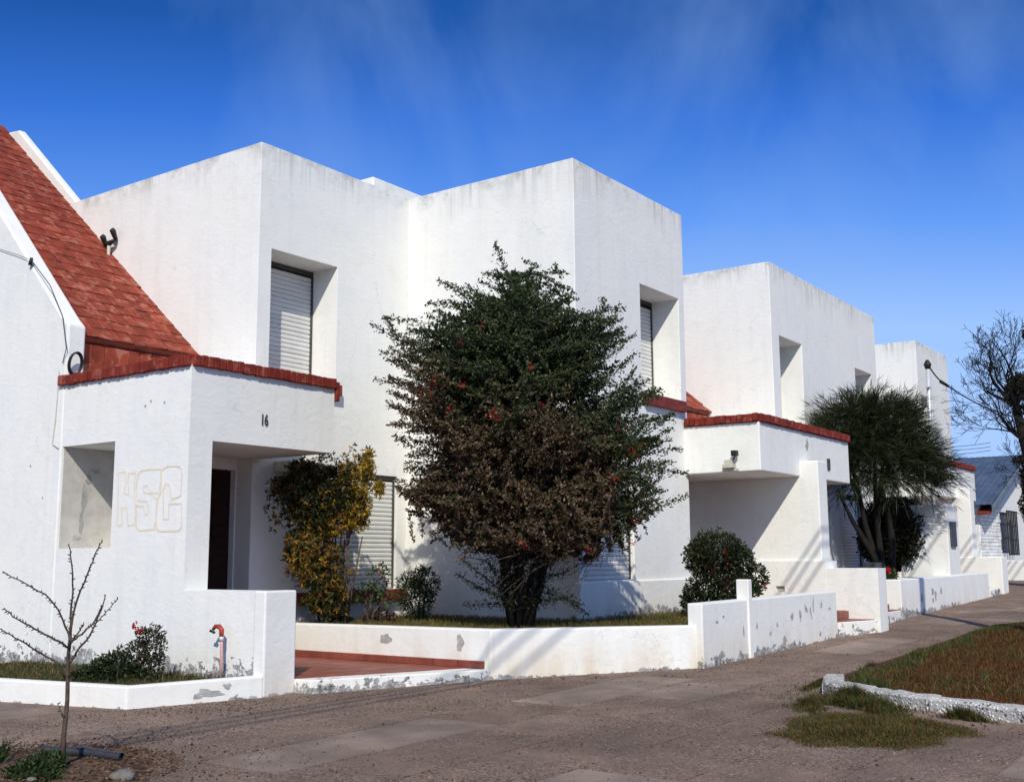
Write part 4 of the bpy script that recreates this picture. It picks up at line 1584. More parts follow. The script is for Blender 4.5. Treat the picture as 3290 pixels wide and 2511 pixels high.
sb = (3.6, 5.55)
mb = MB()
mb.tube([lp(sb, 0, 0, -1.13), lp(sb, -.004, 0, -.95), lp(sb, .002, .01, -.75), lp(sb, -.002, 0, -.53), lp(sb, .004, 0, -.40)], [.021, .017, .0145, .013, .011], 8)
trunk = mb.build('trunk', M['bark'], sap, smooth=True)
br = [
    [(0, 0, -.42), (.0, .0, -.30), (-.006, .02, -.12), (-.03, .03, .02), (-.045, .03, .09)],
    [(.004, 0, -.40), (.03, -.02, -.25), (.09, -.03, -.08), (.135, -.03, .05), (.165, -.03, .10)],
    [(0, 0, -.42), (-.05, .03, -.33), (-.14, .05, -.21), (-.28, .06, -.13), (-.42, .07, -.06)],
    [(0, 0, -.47), (-.06, -.06, -.42), (-.15, -.1, -.36), (-.24, -.12, -.31), (-.31, -.13, -.25)],
    [(0, 0, -.60), (-.08, .04, -.55), (-.20, .06, -.49), (-.33, .08, -.42), (-.42, .08, -.37)],
    [(0, 0, -.56), (.05, .03, -.47), (.10, .05, -.39), (.14, .06, -.28), (.165, .06, -.19)],
    [(.115, .055, -.345), (.15, .08, -.30), (.185, .1, -.25), (.215, .11, -.215)],
    [(.01, 0, -.44), (.04, .06, -.40), (.08, .1, -.35), (.11, .13, -.28), (.115, .14, -.25)],
    [(0, 0, -.625), (.03, -.03, -.60), (.065, -.05, -.58)],
    [(.0, 0, -.48), (.03, -.06, -.44), (.07, -.09, -.40), (.10, -.1, -.36), (.12, -.12, -.33)],
    [(0, 0, -.86), (-.02, -.02, -.80), (-.035, -.03, -.76)]]
for b in br:
    pts = [Vector(lp(sb, *q)) for q in b]
    # smooth resample
    fine = []
    for i in range(len(pts) - 1):
        for k in range(4):
            t_ = k / 4
            p0, p1 = pts[max(i - 1, 0)], pts[i]
            p2, p3 = pts[i + 1], pts[min(i + 2, len(pts) - 1)]
            fine.append(0.5 * ((2 * p1) + (p2 - p0) * t_ + (2 * p0 - 5 * p1 + 4 * p2 - p3) * t_ ** 2 + (3 * p1 - p0 - 3 * p2 + p3) * t_ ** 3))
    fine.append(pts[-1])
    fine = [f + Vector((rnd.uniform(-.003, .003), rnd.uniform(-.003, .003), rnd.uniform(-.003, .003))) if 0 < i_ else f for i_, f in enumerate(fine)]
    mb = MB()
    nn = len(fine)
    rad = [max(.0028, (.0085 if len(b) > 4 else .005) * (1 - .62 * i / (nn - 1))) for i in range(nn)]
    mb.tube([tuple(f) for f in fine], rad, 6)
    # buds and thorns
    tot = sum((fine[i + 1] - fine[i]).length for i in range(nn - 1))
    s_ = 0.03
    while s_ < tot:
        acc = 0
        for i in range(nn - 1):
            L = (fine[i + 1] - fine[i]).length
            if acc + L > s_:
                p_ = fine[i].lerp(fine[i + 1], (s_ - acc) / L)
                dd = (fine[i + 1] - fine[i]).normalized()
                sd = dd.cross(Vector((rnd.uniform(-1, 1), rnd.uniform(-1, 1), rnd.uniform(-1, 1)))).normalized()
                mb.tube([tuple(p_), tuple(p_ + sd * .009 + dd * .004), tuple(p_ + sd * .017 + dd * .009)], [.0042, .0045, .001], 5)
                break
            acc += L
        s_ += rnd.uniform(.012, .024)
    mb.build('branch', M['bark'], sap, smooth=True)


# ------------------------------------------------------------------ vegetation
def shoots_foliage(root, base, envelope, n_shoots, leaf_l, leaf_w, color_fn, length=(.25, .5), spacing=.02, up=0.5, curve=.3, name='foliage', inner=.25, tw=True, perlen=None, squash=1.0, out_dir=1.0, floor=None, boughs=0):
    """leafy shoots filling an envelope. envelope(z01)-> radius (units) ; base (x,y); color_fn(z, n)"""
    zs0, zs1, rad = envelope
    C_, D_, Ln = [], [], []
    tw_mb = MB()
    bl = []
    while len(bl) < boughs:
        z = zs0 + (zs1 - zs0) * rng.uniform() ** 1.45
        a = rng.uniform(0, 2 * np.pi)
        rm = rad(z, a)
        if rm > 0.02 and rng.uniform() < min(1, (rm / 1.1) + .12):
            bl.append((z, a, rng.uniform(.80, 1.10), rng.normal(0, .3, 3)))
    for i in range(n_shoots):
        if boughs and i % 8:
            z, a, k_, jd = bl[rng.integers(boughs)]
            rmax = rad(z, a)
            e = np.array([math.cos(a), math.sin(a) * squash])
            bd = np.array([e[0] * out_dir, e[1] * out_dir, (up(z) if callable(up) else up)]) + jd
            bd /= np.linalg.norm(bd)
            s_ = rng.uniform(0, 1) ** .7 * .55
            tip = np.array([base[0] + e[0] * rmax * k_, base[1] + e[1] * rmax * k_, z]) - bd * s_ + rng.normal(0, 1, 3) * (.05 + .16 * s_)
            d = bd + rng.normal(0, .38, 3)
            d /= np.linalg.norm(d)
            L = rng.uniform(*length)
            st = tip - d * L
            n_ = max(4, int(L * K / spacing))
            t_ = np.linspace(0.1, 1, n_)
            pts = st[None] + d[None] * (L * t_)[:, None] + np.array([0, 0, curve * L])[None] * (t_ - t_ ** 2)[:, None]
            pm = np.stack([pts[:, 0] * K, pts[:, 1] * K, pts[:, 2] * K + ZO], 1)
            C_.append(pm + rng.normal(0, .007, pm.shape))
            D_.append(d[None] * .8 + rng.normal(0, .75, (n_, 3)))
            if tw:
                k = max(1, n_ // 4)
                tw_mb.tube([tuple(pm[q]) for q in range(0, n_, k)], .0035, 3, unit=False, caps=False)
            continue
        while True:
            z = rng.uniform(zs0, zs1)
            rmax = rad(z, 0)
            if rmax > 0.02 and rng.uniform() < min(1, (rmax / 1.1) ** 1.5 + .08):
                break
        a = rng.uniform(0, 2 * np.pi)
        rmax = rad(z, a)
        rr = rmax * (inner + (1 - inner) * math.sqrt(rng.uniform())) * (.75 if boughs else 1)
        L = rng.uniform(*length)
        e = np.array([math.cos(a), math.sin(a) * squash])
        d = np.array([e[0] * out_dir, e[1] * out_dir, (up(z) if callable(up) else up) + rng.normal(0, .35)]) + rng.normal(0, .35, 3)
        d /= np.linalg.norm(d)
        tip = np.array([base[0] + e[0] * rr, base[1] + e[1] * rr, z])
        st = tip - d * L
        n_ = max(4, int(L * K / spacing))
        t_ = np.linspace(0.1, 1, n_)
        bend = np.array([0, 0, -curve * L])
        pts = st[None] + d[None] * (L * t_)[:, None] + bend[None] * (t_ ** 2)[:, None] + np.array([0, 0, curve * L])[None] * t_[:, None]
        pm = np.stack([pts[:, 0] * K, pts[:, 1] * K, pts[:, 2] * K + ZO], 1)
        ld = d[None] * .8 + rng.normal(0, .75, (n_, 3))
        C_.append(pm + rng.normal(0, .006, pm.shape))
        D_.append(ld)
        if tw:
            k = max(1, n_ // 4)
            tw_mb.tube([tuple(pm[q]) for q in range(0, n_, k)], .0035, 3, unit=False, caps=False)
    c, d = np.concatenate(C_), np.concatenate(D_)
    zc = (c[:, 2] - ZO) / K
    if floor is not None:
        kp_ = c[:, 2] > floor(c)
        c, d, zc = c[kp_], d[kp_], zc[kp_]
    fo = leaves(name, c, d, leaf_l, leaf_w, color_fn(zc, c), root, kind='stuff')
    if tw:
        tw_mb.build('twigs', M['bark'], root, kind='stuff')
    return fo, c


def flowers(root, c, n, size, palette, mask=None, outward=None, per=9, name='flower'):
    """small clusters of petals, one mesh each part 'flowers'"""
    idx = np.arange(len(c)) if mask is None else np.nonzero(mask)[0]
    pick = rng.choice(idx, n, replace=False)
    P_, D_ = [], []
    for i in pick:
        p = c[i] + (outward(c[i]) if outward else 0)
        P_.append(p[None] + rng.normal(0, size * .8, (per, 3)))
        D_.append(rng.normal(0, 1, (per, 3)))
    P_, D_ = np.concatenate(P_), np.concatenate(D_)
    return leaves(name, P_, D_, size * 1.3, size * .95, pick_cols(len(P_), palette, [1] * len(palette), .25), root, M['petal'], 'stuff', fold=.1)


# --- big flowering shrub
BB = (9.04, 6.40)
bs = thing('flowering_shrub', 'large spiky dark shrub with red flowers, brown below and green on top', 'shrub', (BB[0], BB[1], -0.7))
zk = [-0.05, 0.08, 0.25, 0.45, 0.7, 1.0, 1.4, 1.8, 2.1, 2.35, 2.6, 2.8, 3.0, 3.1]
rk_ = [0.35, 0.85, 1.12, 1.24, 1.30, 1.30, 1.26, 1.16, 1.02, 0.74, 0.42, 0.22, 0.12, 0.05]


ZL = [0.12, .35, .56, 1.0, 1.42, 1.85, 2.28, 2.5, 2.8, 3.1]
RL = [.62, .86, .96, 1.0, 1.05, 1.0, .84, .58, .28, .06]
ZR = [.03, .20, .35, .56, 1.0, 1.42, 1.85, 2.28, 2.5, 2.8, 3.1]
RR = [.85, 1.08, 1.18, 1.20, 1.24, 1.2, .92, .84, .62, .20, .06]


def bz(z, a):
    # fuller to the right below, narrower to the left
    s_ = .5 + .5 * (math.cos(a) * LAT[0] + math.sin(a) * LAT[1])
    r = float(np.interp(z, ZL, RL)) * (1 - s_) + float(np.interp(z, ZR, RR)) * s_
    k = .13 if z > 1.5 else .08
    return r * (1 + k * math.sin(3 * a + 2.3 * z + .6) + k * math.sin(5 * a - 4 * z) + .06 * math.sin(8 * a + 7 * z))


def bcol(z, c):
    n = len(z)
    g = pick_cols(n, [(0.040, 0.062, 0.018), (0.026, 0.044, 0.015), (0.075, 0.10, 0.030), (0.016, 0.026, 0.010)], (4, 4, 2.2, 2))
    b = pick_cols(n, [(0.125, 0.078, 0.042), (0.080, 0.050, 0.028), (0.19, 0.13, 0.075), (0.03, 0.031, 0.013)], (4, 4, 2, 2))
    lat = ((c[:, 0] / K - BB[0]) * LAT[0] + (c[:, 1] / K - BB[1]) * LAT[1])
    lim = 1.72 - .42 * np.clip(lat, -1, 1.2) + .22 * np.sin(lat * 4) + .2 * np.sin(c[:, 0] * 5) * np.sin(c[:, 1] * 6 + z * 4)
    pb = np.clip((lim - z) / .65, 0, .93) * np.where(lat > .95, .35, 1)
    k = rng.uniform(0, 1, n) < pb
    return np.where(k[:, None], b, g)


fo, bc = shoots_foliage(bs, BB, (0.06, 2.92, bz), 7600, .046, .027, bcol, (.20, .42), .0095, curve=.15, inner=.0, boughs=270, squash=.95, up=lambda z: float(np.interp(z, [0, .7, 1.6, 3], [-.35, .1, .5, .9])),
                         floor=lambda c: (0.06 + .07 * np.sin(c[:, 0] * 3.1 + 1) * np.sin(c[:, 1] * 2.7) + .08 * np.sin(c[:, 0] * 9) * np.sin(c[:, 1] * 8)) * K + ZO)
# long spiky leaders that break the outline
leaders = [(-.18, 0, 3.12, -.5, 1.0), (.22, .05, 2.98, .55, .8), (-.05, .1, 3.0, .0, 1.0), (-.76, 0, 2.78, -1.0, .45), (-.70, .1, 2.56, -1, .3), (.55, -.1, 2.75, .9, .55), (.96, 0, 2.65, .35, .9), (1.0, 0, 2.42, .8, .2), (1.02, .1, 2.25, 1, .0),
           (-1.47, 0, 2.33, -1, .45), (-1.25, .1, 2.42, -.6, .8), (-1.38, 0, 2.0, -1, .35), (-1.3, -.1, 1.75, -1, .2), (-1.28, 0, 1.5, -1, .1), (-1.25, .1, 1.2, -1, 0), (-1.12, 0, .95, -1, -.1), (-1.0, 0, .7, -1, .2),
           (1.5, 0, 1.38, 1, .25), (1.42, .1, 1.62, .9, .35), (1.25, -.1, 1.78, .9, .6), (1.45, 0, 1.15, 1, .1), (1.5, 0, .98, 1, .2), (1.42, .1, .75, 1, 0), (1.55, 0, .62, 1, .25), (1.3, -.1, .4, 1, -.1), (1.2, 0, 2.0, .8, .6),
           (-.80, 0, .45, -1, -.2), (-.9, .1, 2.45, -.9, .5), (.75, .1, 2.5, .6, .8), (-.45, -.1, 2.72, -.8, .6), (.4, -.15, 2.6, .8, .5), (-.3, -.2, 2.5, -.7, .7), (1.05, -.3, 2.1, .9, .3), (-1.05, -.3, 1.9, -.9, .2)]
for _ in range(46):
    z_ = rng.uniform(.35, 2.3)
    sd_ = rng.choice((-1, 1))
    leaders.append((sd_ * (float(np.interp(z_, ZR, RR) if sd_ > 0 else np.interp(z_, ZL, RL)) + rng.uniform(.08, .32)), rng.uniform(-.4, .3), z_ + .15, sd_, rng.uniform(-.1, .7)))
for _ in range(26):
    z_ = rng.uniform(2.0, 2.72)
    la_ = rng.uniform(-1, 1) * float(np.interp(z_, zk, rk_)) * 1.05
    leaders.append((la_, rng.uniform(-.25, .25), z_ + rng.uniform(0, .15), la_ * 1.8, rng.uniform(.3, .8)))
C_, D_ = [], []
lm = MB()
for (la, de, z, dl, dz) in leaders:
    z = z * .995
    for rep in range(3):
        dv = np.array([dl + rng.normal(0, .16), rng.normal(0, .3), dz + rng.normal(0, .16)])
        dv /= np.linalg.norm(dv)
        L = rng.uniform(.55, .85)
        tipv = np.array([la + rng.normal(0, .05), de + rng.normal(0, .2), z + rng.normal(0, .05)]) - dv * rng.uniform(0, .18) * rep
        n_ = 85
        t_ = np.linspace(0, 1, n_)
        pl_ = tipv[None] - dv[None] * (L * (1 - t_))[:, None]
        pts = np.stack([BB[0] + LAT[0] * pl_[:, 0] + DEP[0] * pl_[:, 1], BB[1] + LAT[1] * pl_[:, 0] + DEP[1] * pl_[:, 1], pl_[:, 2]], 1)
        pm = np.stack([pts[:, 0] * K, pts[:, 1] * K, pts[:, 2] * K + ZO], 1)
        dw = np.array([LAT[0] * dv[0] + DEP[0] * dv[1], LAT[1] * dv[0] + DEP[1] * dv[1], dv[2]])
        # short side spurs with leaf tufts
        jit = rng.normal(0, 1, (n_, 3))
        jit -= dw[None] * (jit @ dw)[:, None]
        pm2 = pm + jit * (.062 * (1.08 - t_))[:, None]
        C_ += [pm2, pm + jit[::-1] * (.020), pm2 + rng.normal(0, .02, pm.shape)]
        D_ += [dw[None] * .7 + rng.normal(0, .7, (n_, 3))] * 3
        lm.tube([tuple(pm[q]) for q in range(0, n_, 12)], [.0055 - .0005 * k for k in range(len(range(0, n_, 12)))], 4, unit=False, caps=False)
lc = np.concatenate(C_)
leaves('spiky_shoots', lc, np.concatenate(D_), .038, .022, bcol((lc[:, 2] - ZO) / K, lc), bs, kind='stuff')
lm.build('twigs', M['bark'], bs, kind='stuff')
camv = np.array([0, 0, ZO])


def outw(p):
    v = p - np.array([BB[0] * K, BB[1] * K, 1.0 * K + ZO])
    v = v / np.linalg.norm(v)
    return v * .05


rel = bc - np.array([BB[0] * K, BB[1] * K, 0])
rad_ = np.linalg.norm(rel[:, :2], axis=1)
zc_ = (bc[:, 2] - ZO) / K
msk = (rad_ > .80 * K * np.interp(zc_, zk, rk_)) & (zc_ > 0) & (zc_ < 2.2) & ((rel @ np.array([-.8, -.58, 0])) > 0)
flowers(bs, bc, 34, .030, [(.42, .010, .012), (.30, .008, .010), (.55, .03, .02)], msk, outw, 8)
mb = MB()
for k_ in range(9):
    a = k_ * .7 + rnd.uniform(-.2, .2)
    r0 = rnd.uniform(.04, .14)
    r1 = rnd.uniform(.25, .62)
    z1 = rnd.uniform(.3, 1.2)
    b0 = (BB[0] + r0 * math.cos(a), BB[1] + r0 * math.sin(a), -0.72)
    mid = (BB[0] + (r0 + .4 * (r1 - r0)) * math.cos(a + .2), BB[1] + (r0 + .4 * (r1 - r0)) * math.sin(a + .2), -0.25)
    tp = (BB[0] + r1 * math.cos(a + .1), BB[1] + r1 * math.sin(a + .1), z1)
    mb.tube([b0, mid, tp], [.05, .042, .02], 7)
mb.build('stems', M['bark_dark'], bs, smooth=True)
# low side sprays near the base
C_, D_ = [], []
lw_ = MB()
for (la, z, dl, dz) in ((-.62, -.16, -1, .5), (-.55, -.02, -.9, .7), (-.45, -.28, -1, .3), (.5, -.12, 1, .3), (.55, -.38, 1, .1), (.35, -.42, 1, .0), (-.55, -.45, -1, .0), (-.3, -.05, -.5, .9), (.62, -.45, 1, -.3), (.68, -.55, .8, -.5)):
    dv = np.array([dl, rng.normal(0, .2), dz])
    dv /= np.linalg.norm(dv)
    n_ = 130
    t_ = np.linspace(0, 1, n_)
    pl_ = np.array([la, -.1 + rng.normal(0, .1), z])[None] - dv[None] * (.5 * (1 - t_))[:, None]
    pm = np.stack([(BB[0] + LAT[0] * pl_[:, 0] + DEP[0] * pl_[:, 1]) * K, (BB[1] + LAT[1] * pl_[:, 0] + DEP[1] * pl_[:, 1]) * K, pl_[:, 2] * K + ZO], 1)
    C_.append(pm + rng.normal(0, .022, pm.shape))
    lw_.tube([tuple(pm[q]) for q in range(0, n_, 16)], .006, 4, unit=False, caps=False)
    D_.append(rng.normal(0, 1, pm.shape))
n_ = 4200  # inner fill of dark leaves, added to paint the shade among the stems
z_ = rng.uniform(-.5, .2, n_)
sp_ = .10 + .14 * (z_ + .5)
la_, de_ = rng.normal(0, 1, n_) * sp_, rng.normal(0, 1, n_) * sp_
C_.append(np.stack([(BB[0] + LAT[0] * la_ + DEP[0] * de_) * K, (BB[1] + LAT[1] * la_ + DEP[1] * de_) * K, z_ * K + ZO], 1))
D_.append(rng.normal(0, 1, (n_, 3)))
lc = np.concatenate(C_)
leaves('low_sprays', lc, np.concatenate(D_), .04, .02, pick_cols(len(lc), [(.022, .03, .012), (.04, .045, .02), (.06, .045, .028)], (3, 2, 1)), bs, kind='stuff')

lw_.build('twigs', M['bark_dark'], bs, kind='stuff')

# --- golden shrub by the porch
GB = (8.56, 8.40)
gs = thing('golden_shrub', 'golden yellow leaved shrub between the porch and the lower shutter', 'shrub', (GB[0], GB[1], -0.7))


def golden(cl, n, ry, cols, seed):
    cx, cz, rx, rz, dep = cl
    th = rng.normal(size=(n, 3))
    th = unit(th) * (rng.uniform(.35, 1, n) ** .6)[:, None]
    wb = 1 + .28 * np.sin(th[:, 0] * 7 + seed) * np.sin(th[:, 2] * 8 + 2 * seed) + rng.normal(0, .09, n)
    lat, de, z = cx + th[:, 0] * rx * wb, dep + th[:, 1] * ry, cz + th[:, 2] * rz * wb
    p = np.stack([(GB[0] + LAT[0] * lat + DEP[0] * de) * K, (GB[1] + LAT[1] * lat + DEP[1] * de) * K, z * K + ZO], 1)
    # little whorls: five leaves about each point
    P_ = np.repeat(p, 6, axis=0)
    D_ = np.repeat(th * np.array([LAT[0], LAT[1], 1]) + np.array([-.3, -.2, .3]), 6, axis=0) * .5 + rng.normal(0, .7, (n * 6, 3))
    return P_, D_, np.repeat(cols, 6, axis=0) * rng.uniform(.75, 1.3, (n * 6, 1))


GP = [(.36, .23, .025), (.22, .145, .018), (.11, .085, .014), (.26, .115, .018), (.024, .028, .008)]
cl = [((-.26, .66, .42, .40, -.22), 1900, .26, (0, 1, 2, 1, 12)), ((-.10, -.42, .25, .20, -.1), 520, .2, (0, 1, 2, 1, 8)), ((-.05, .70, .3, .3, -.1), 500, .2, (2, 3, 3, 1, 5)), ((.17, .83, .18, .30, .02), 470, .2, (5, 3, 2, 1, 1)), ((.20, .50, .14, .20, -.02), 290, .18, (5, 4, 2, 2, 1)), ((.02, .42, .25, .18, -.12), 420, .2, (5, 4, 2, 3, 1)),  # first lobe: leaf colours darkened to stand for shade under the porch
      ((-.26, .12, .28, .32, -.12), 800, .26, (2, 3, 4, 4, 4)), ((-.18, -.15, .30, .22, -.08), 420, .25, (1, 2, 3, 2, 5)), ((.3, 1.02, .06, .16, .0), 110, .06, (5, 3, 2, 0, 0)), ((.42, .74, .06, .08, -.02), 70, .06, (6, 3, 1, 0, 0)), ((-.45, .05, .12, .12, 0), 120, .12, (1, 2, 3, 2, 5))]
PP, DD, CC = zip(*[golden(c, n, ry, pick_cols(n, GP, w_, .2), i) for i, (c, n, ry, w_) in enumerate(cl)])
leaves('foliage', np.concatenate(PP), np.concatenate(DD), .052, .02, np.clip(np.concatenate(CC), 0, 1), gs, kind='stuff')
mb = MB()
for k_ in range(10):
    la = rnd.uniform(-.28, .22)
    lt = la * 1.4 + rnd.uniform(-.1, .1)
    mb.tube([lp(GB, la * .7, rnd.uniform(-.1, .1), -0.72), lp(GB, la, rnd.uniform(-.1, .1), -.35), lp(GB, lt, .0, rnd.uniform(.1, .6))], [.022, .017, .008], 6)
mb.tube([lp(GB, 0, 0, 0), lp(GB, .1, -.05, .2), lp(GB, .2, -.02, .45)], [.022, .018, .01], 6)
mb.build('stems', M['bark'], gs, smooth=True)


def leafy(name, label, cat, base, z0, blobs, n, ll, lw, palette, weights, flower=None, stems=5, stemmat='bark', var=.3, group=None, hollow=.5):
    """bush from overlapping leafy lobes; blobs: (lat, dep, z, rx, ry, rz)"""
    t = thing(name, label, cat, (base[0], base[1], z0), group)
    P_, D_ = [], []
    vol = np.array([b[3] * b[4] + b[3] * b[5] for b in blobs])
    for b, k in zip(blobs, (vol / vol.sum() * n).astype(int)):
        th = unit(rng.normal(size=(k, 3)))
        ph = np.sin(th[:, 0] * 9 + b[0] * 7) * np.sin(th[:, 1] * 8 + 1) * np.sin(th[:, 2] * 8 + b[2] * 5)
        rr = (rng.uniform(hollow ** 3, 1, k) ** (1 / 3)) * (1 + .16 * ph)
        lat, de, z = b[0] + th[:, 0] * rr * b[3], b[1] + th[:, 1] * rr * b[4], b[2] + th[:, 2] * rr * b[5]
        P_.append(np.stack([(base[0] + LAT[0] * lat + DEP[0] * de) * K, (base[1] + LAT[1] * lat + DEP[1] * de) * K, z * K + ZO], 1))
        dw = np.stack([LAT[0] * th[:, 0] + DEP[0] * th[:, 1], LAT[1] * th[:, 0] + DEP[1] * th[:, 1], th[:, 2] + .3], 1)
        D_.append(dw * .7 + rng.normal(0, .6, (k, 3)))
    c, d = np.concatenate(P_), np.concatenate(D_)
    keep = c[:, 2] > z0 * K + ZO + .01
    c, d = c[keep], d[keep]
    leaves('foliage', c, d, ll, lw, pick_cols(len(c), palette, weights, var), t, kind='stuff')
    mb = MB()
    for k_ in range(stems):
        b = blobs[k_ % len(blobs)]
        mb.tube([lp(base, rnd.uniform(-.06, .06), rnd.uniform(-.06, .06), z0 - .03), lp(base, b[0] * .5 + rnd.uniform(-.05, .05), b[1] * .5, (z0 + b[2]) / 2), lp(base, b[0], b[1], b[2])], [.018, .013, .006], 6)
    mb.build('stems', M[stemmat], t, smooth=True)
    if flower:
        nf, size, pal = flower
        front = (c - np.array([base[0] * K, base[1] * K, 0])) @ np.array([-.8, -.58, 0.2])
        flowers(t, c, nf, size, pal, front > np.quantile(front, .7), lambda p: np.array([-.8, -.58, .1]) * .02, 7)
    return t


RED = [(.50, .012, .02), (.38, .01, .015), (.62, .05, .06)]
DG = [(.028, .042, .014), (.018, .028, .010), (.048, .062, .018), (.035, .03, .015)]
leafy('green_shrub', 'small dark green shrub under the big shrub, below the shutter corner', 'shrub', (9.55, 8.15), -0.7,
      [(0, 0, -.45, .2, .2, .24), (-.12, 0, -.35, .12, .12, .2), (.1, 0, -.28, .14, .12, .2), (.03, 0, -.18, .07, .07, .1)], 2600, .06, .016, [(.03, .05, .012), (.06, .075, .015), (.018, .03, .01)], (3, 2, 3))
leafy('round_shrub', 'dense dark hibiscus bush with red blooms behind the stub post of the front wall', 'shrub', (11.9, 5.6), -0.7,
      [(-.02, 0, .05, .33, .3, .24), (-.2, 0, -.02, .2, .2, .2), (.22, 0, -.05, .2, .2, .18), (-.1, -.1, -.42, .33, .28, .26), (.15, -.1, -.38, .3, .25, .22), (.42, -.05, -.25, .13, .13, .16), (-.3, -.1, -.5, .16, .15, .16)],
      9500, .06, .03, DG + [(.10, .085, .05)], (4, 4, 2, 2, 1), (15, .026, RED), 6)
tp_ = leafy('rose_bush', 'scraggly rose bush with one red bloom in the left planter', 'shrub', (5.78, 7.95), -0.99,
            [(.10, 0, -.63, .11, .09, .10), (0, 0, -.78, .10, .1, .12), (.16, 0, -.85, .07, .07, .12), (-.12, 0, -.74, .05, .05, .05), (.12, 0, -.72, .12, .1, .16)], 1150, .045, .022, [(.05, .045, .022), (.035, .05, .018), (.10, .06, .04)], (3, 3, 1), None, 9)
P_ = np.array([lp((5.78, 7.95), q[0], -.06, q[1]) for q in ((-.01, -.535), (.0, -.57), (.04, -.575))])
pm = np.repeat(np.stack([P_[:, 0] * K, P_[:, 1] * K, P_[:, 2] * K + ZO], 1), 12, axis=0) + rng.normal(0, .014, (36, 3))
leaves('flower', pm, rng.normal(size=(36, 3)), .035, .028, pick_cols(36, [(.65, .02, .02), (.35, .01, .012)], (3, 1)), tp_, M['petal'], 'stuff')
leafy('ground_plant', 'low dark green leafy ground plant left of the rose bush', 'plant', (5.65, 8.05), -0.99,
      [(-.1, 0, -.93, .22, .18, .10), (.12, .0, -.94, .2, .16, .08), (-.25, 0, -.95, .16, .12, .06), (-.05, -.15, -.98, .3, .1, .05), (.0, 0, -.86, .2, .15, .10)], 3800, .05, .026, DG, (4, 3, 2, 1), None, 3)
leafy('weed', 'low green weed clump at the foot of the sapling', 'plant', (3.42, 5.45), -1.115,
      [(-.06, 0, -1.08, .14, .12, .05), (-.02, .12, -1.06, .1, .1, .06), (.02, -.1, -1.10, .12, .08, .03)], 1500, .035, .018, [(.03, .055, .014), (.05, .075, .02), (.02, .035, .01)], (3, 2, 2), None, 2)
# spiky rosette behind the sapling
ag = thing('spiky_plant', 'small spiky rosette plant left of the sapling', 'plant', (3.44, 5.98, -1.1))
for (bx, by, nb, L, fl_) in ((3.46, 5.92, 26, .17, .35), (3.36, 6.0, 22, .30, 1.3)):
    n = nb * 1
    a_ = rng.uniform(0, 2 * np.pi, n)
    dirs = np.stack([np.cos(a_) * fl_, np.sin(a_) * fl_, rng.uniform(.35, 1.0, n)], 1)
    leaves('blades', np.repeat(np.array([P(bx, by, -1.1)]), n, 0) + rng.normal(0, .012, (n, 3)), dirs, L, .016, pick_cols(n, [(.03, .05, .02), (.05, .075, .025), (.10, .10, .05)], (3, 3, 1)), ag, kind='stuff')
leafy('succulent', 'brownish succulent clump at the foot of the golden shrub', 'plant', (8.95, 8.35), -0.7,
      [(-.3, 0, -.66, .12, .1, .07), (.05, 0, -.64, .07, .07, .09), (.16, 0, -.62, .06, .06, .10), (.26, 0, -.66, .06, .06, .06)], 700, .06, .026, [(.09, .035, .025), (.06, .03, .02), (.12, .06, .035)], (3, 2, 1), None, 1)
leafy('geranium', 'bright green geranium with pink blooms right of the golden shrub', 'plant', (8.9, 8.3), -0.7,
      [(.12, 0, -.2, .12, .1, .16), (.0, 0, -.38, .14, .1, .12), (.2, 0, -.42, .1, .1, .1), (-.45, 0, -.45, .14, .1, .1)], 480, .05, .04, [(.06, .10, .03), (.03, .05, .015), (.10, .16, .05)], (3, 3, 1), (4, .02, [(.5, .06, .07), (.4, .02, .03)]), 4)
leafy('flower_bush', 'green bush with two red blooms behind the far front wall', 'plant', (16.35, 5.55), -0.78,
      [(-.05, 0, -.50, .26, .18, .2), (.25, 0, -.36, .22, .18, .14), (.5, 0, -.28, .14, .12, .10)], 1600, .07, .035, DG + [(.05, .08, .02)], (3, 3, 3, 1, 2), None, 4)
P_ = [(-.10, -.36), (.46, -.20)]
fb = bpy.data.objects['flower_bush']
pts_ = np.array([lp((16.35, 5.55), a, -.16, b) for a, b in P_])
pm = np.repeat(np.stack([pts_[:, 0] * K, pts_[:, 1] * K, pts_[:, 2] * K + ZO], 1), 26, axis=0) + rng.normal(0, .024, (52, 3))
leaves('flower', pm, rng.normal(size=(52, 3)), .045, .04, pick_cols(52, [(.65, .015, .03), (.5, .02, .06)], (2, 1)), fb, M['petal'], 'stuff')
# clipped ball hedge
leafy('clipped_bush', 'dark globe shaped clipped bush under the feathery tree', 'shrub', (19.15, 5.95), -0.75,
      [(.22, 0, .36, .60, .58, .60), (.1, 0, .30, .52, .5, .52), (.35, 0, .15, .46, .45, .42), (.22, 0, .45, .56, .52, .54)], 24000, .08, .042, [(.022, .026, .011), (.014, .018, .008), (.045, .036, .016), (.03, .022, .012)], (4, 4, 2, 2), None, 5, 'bark_dark', hollow=.6)

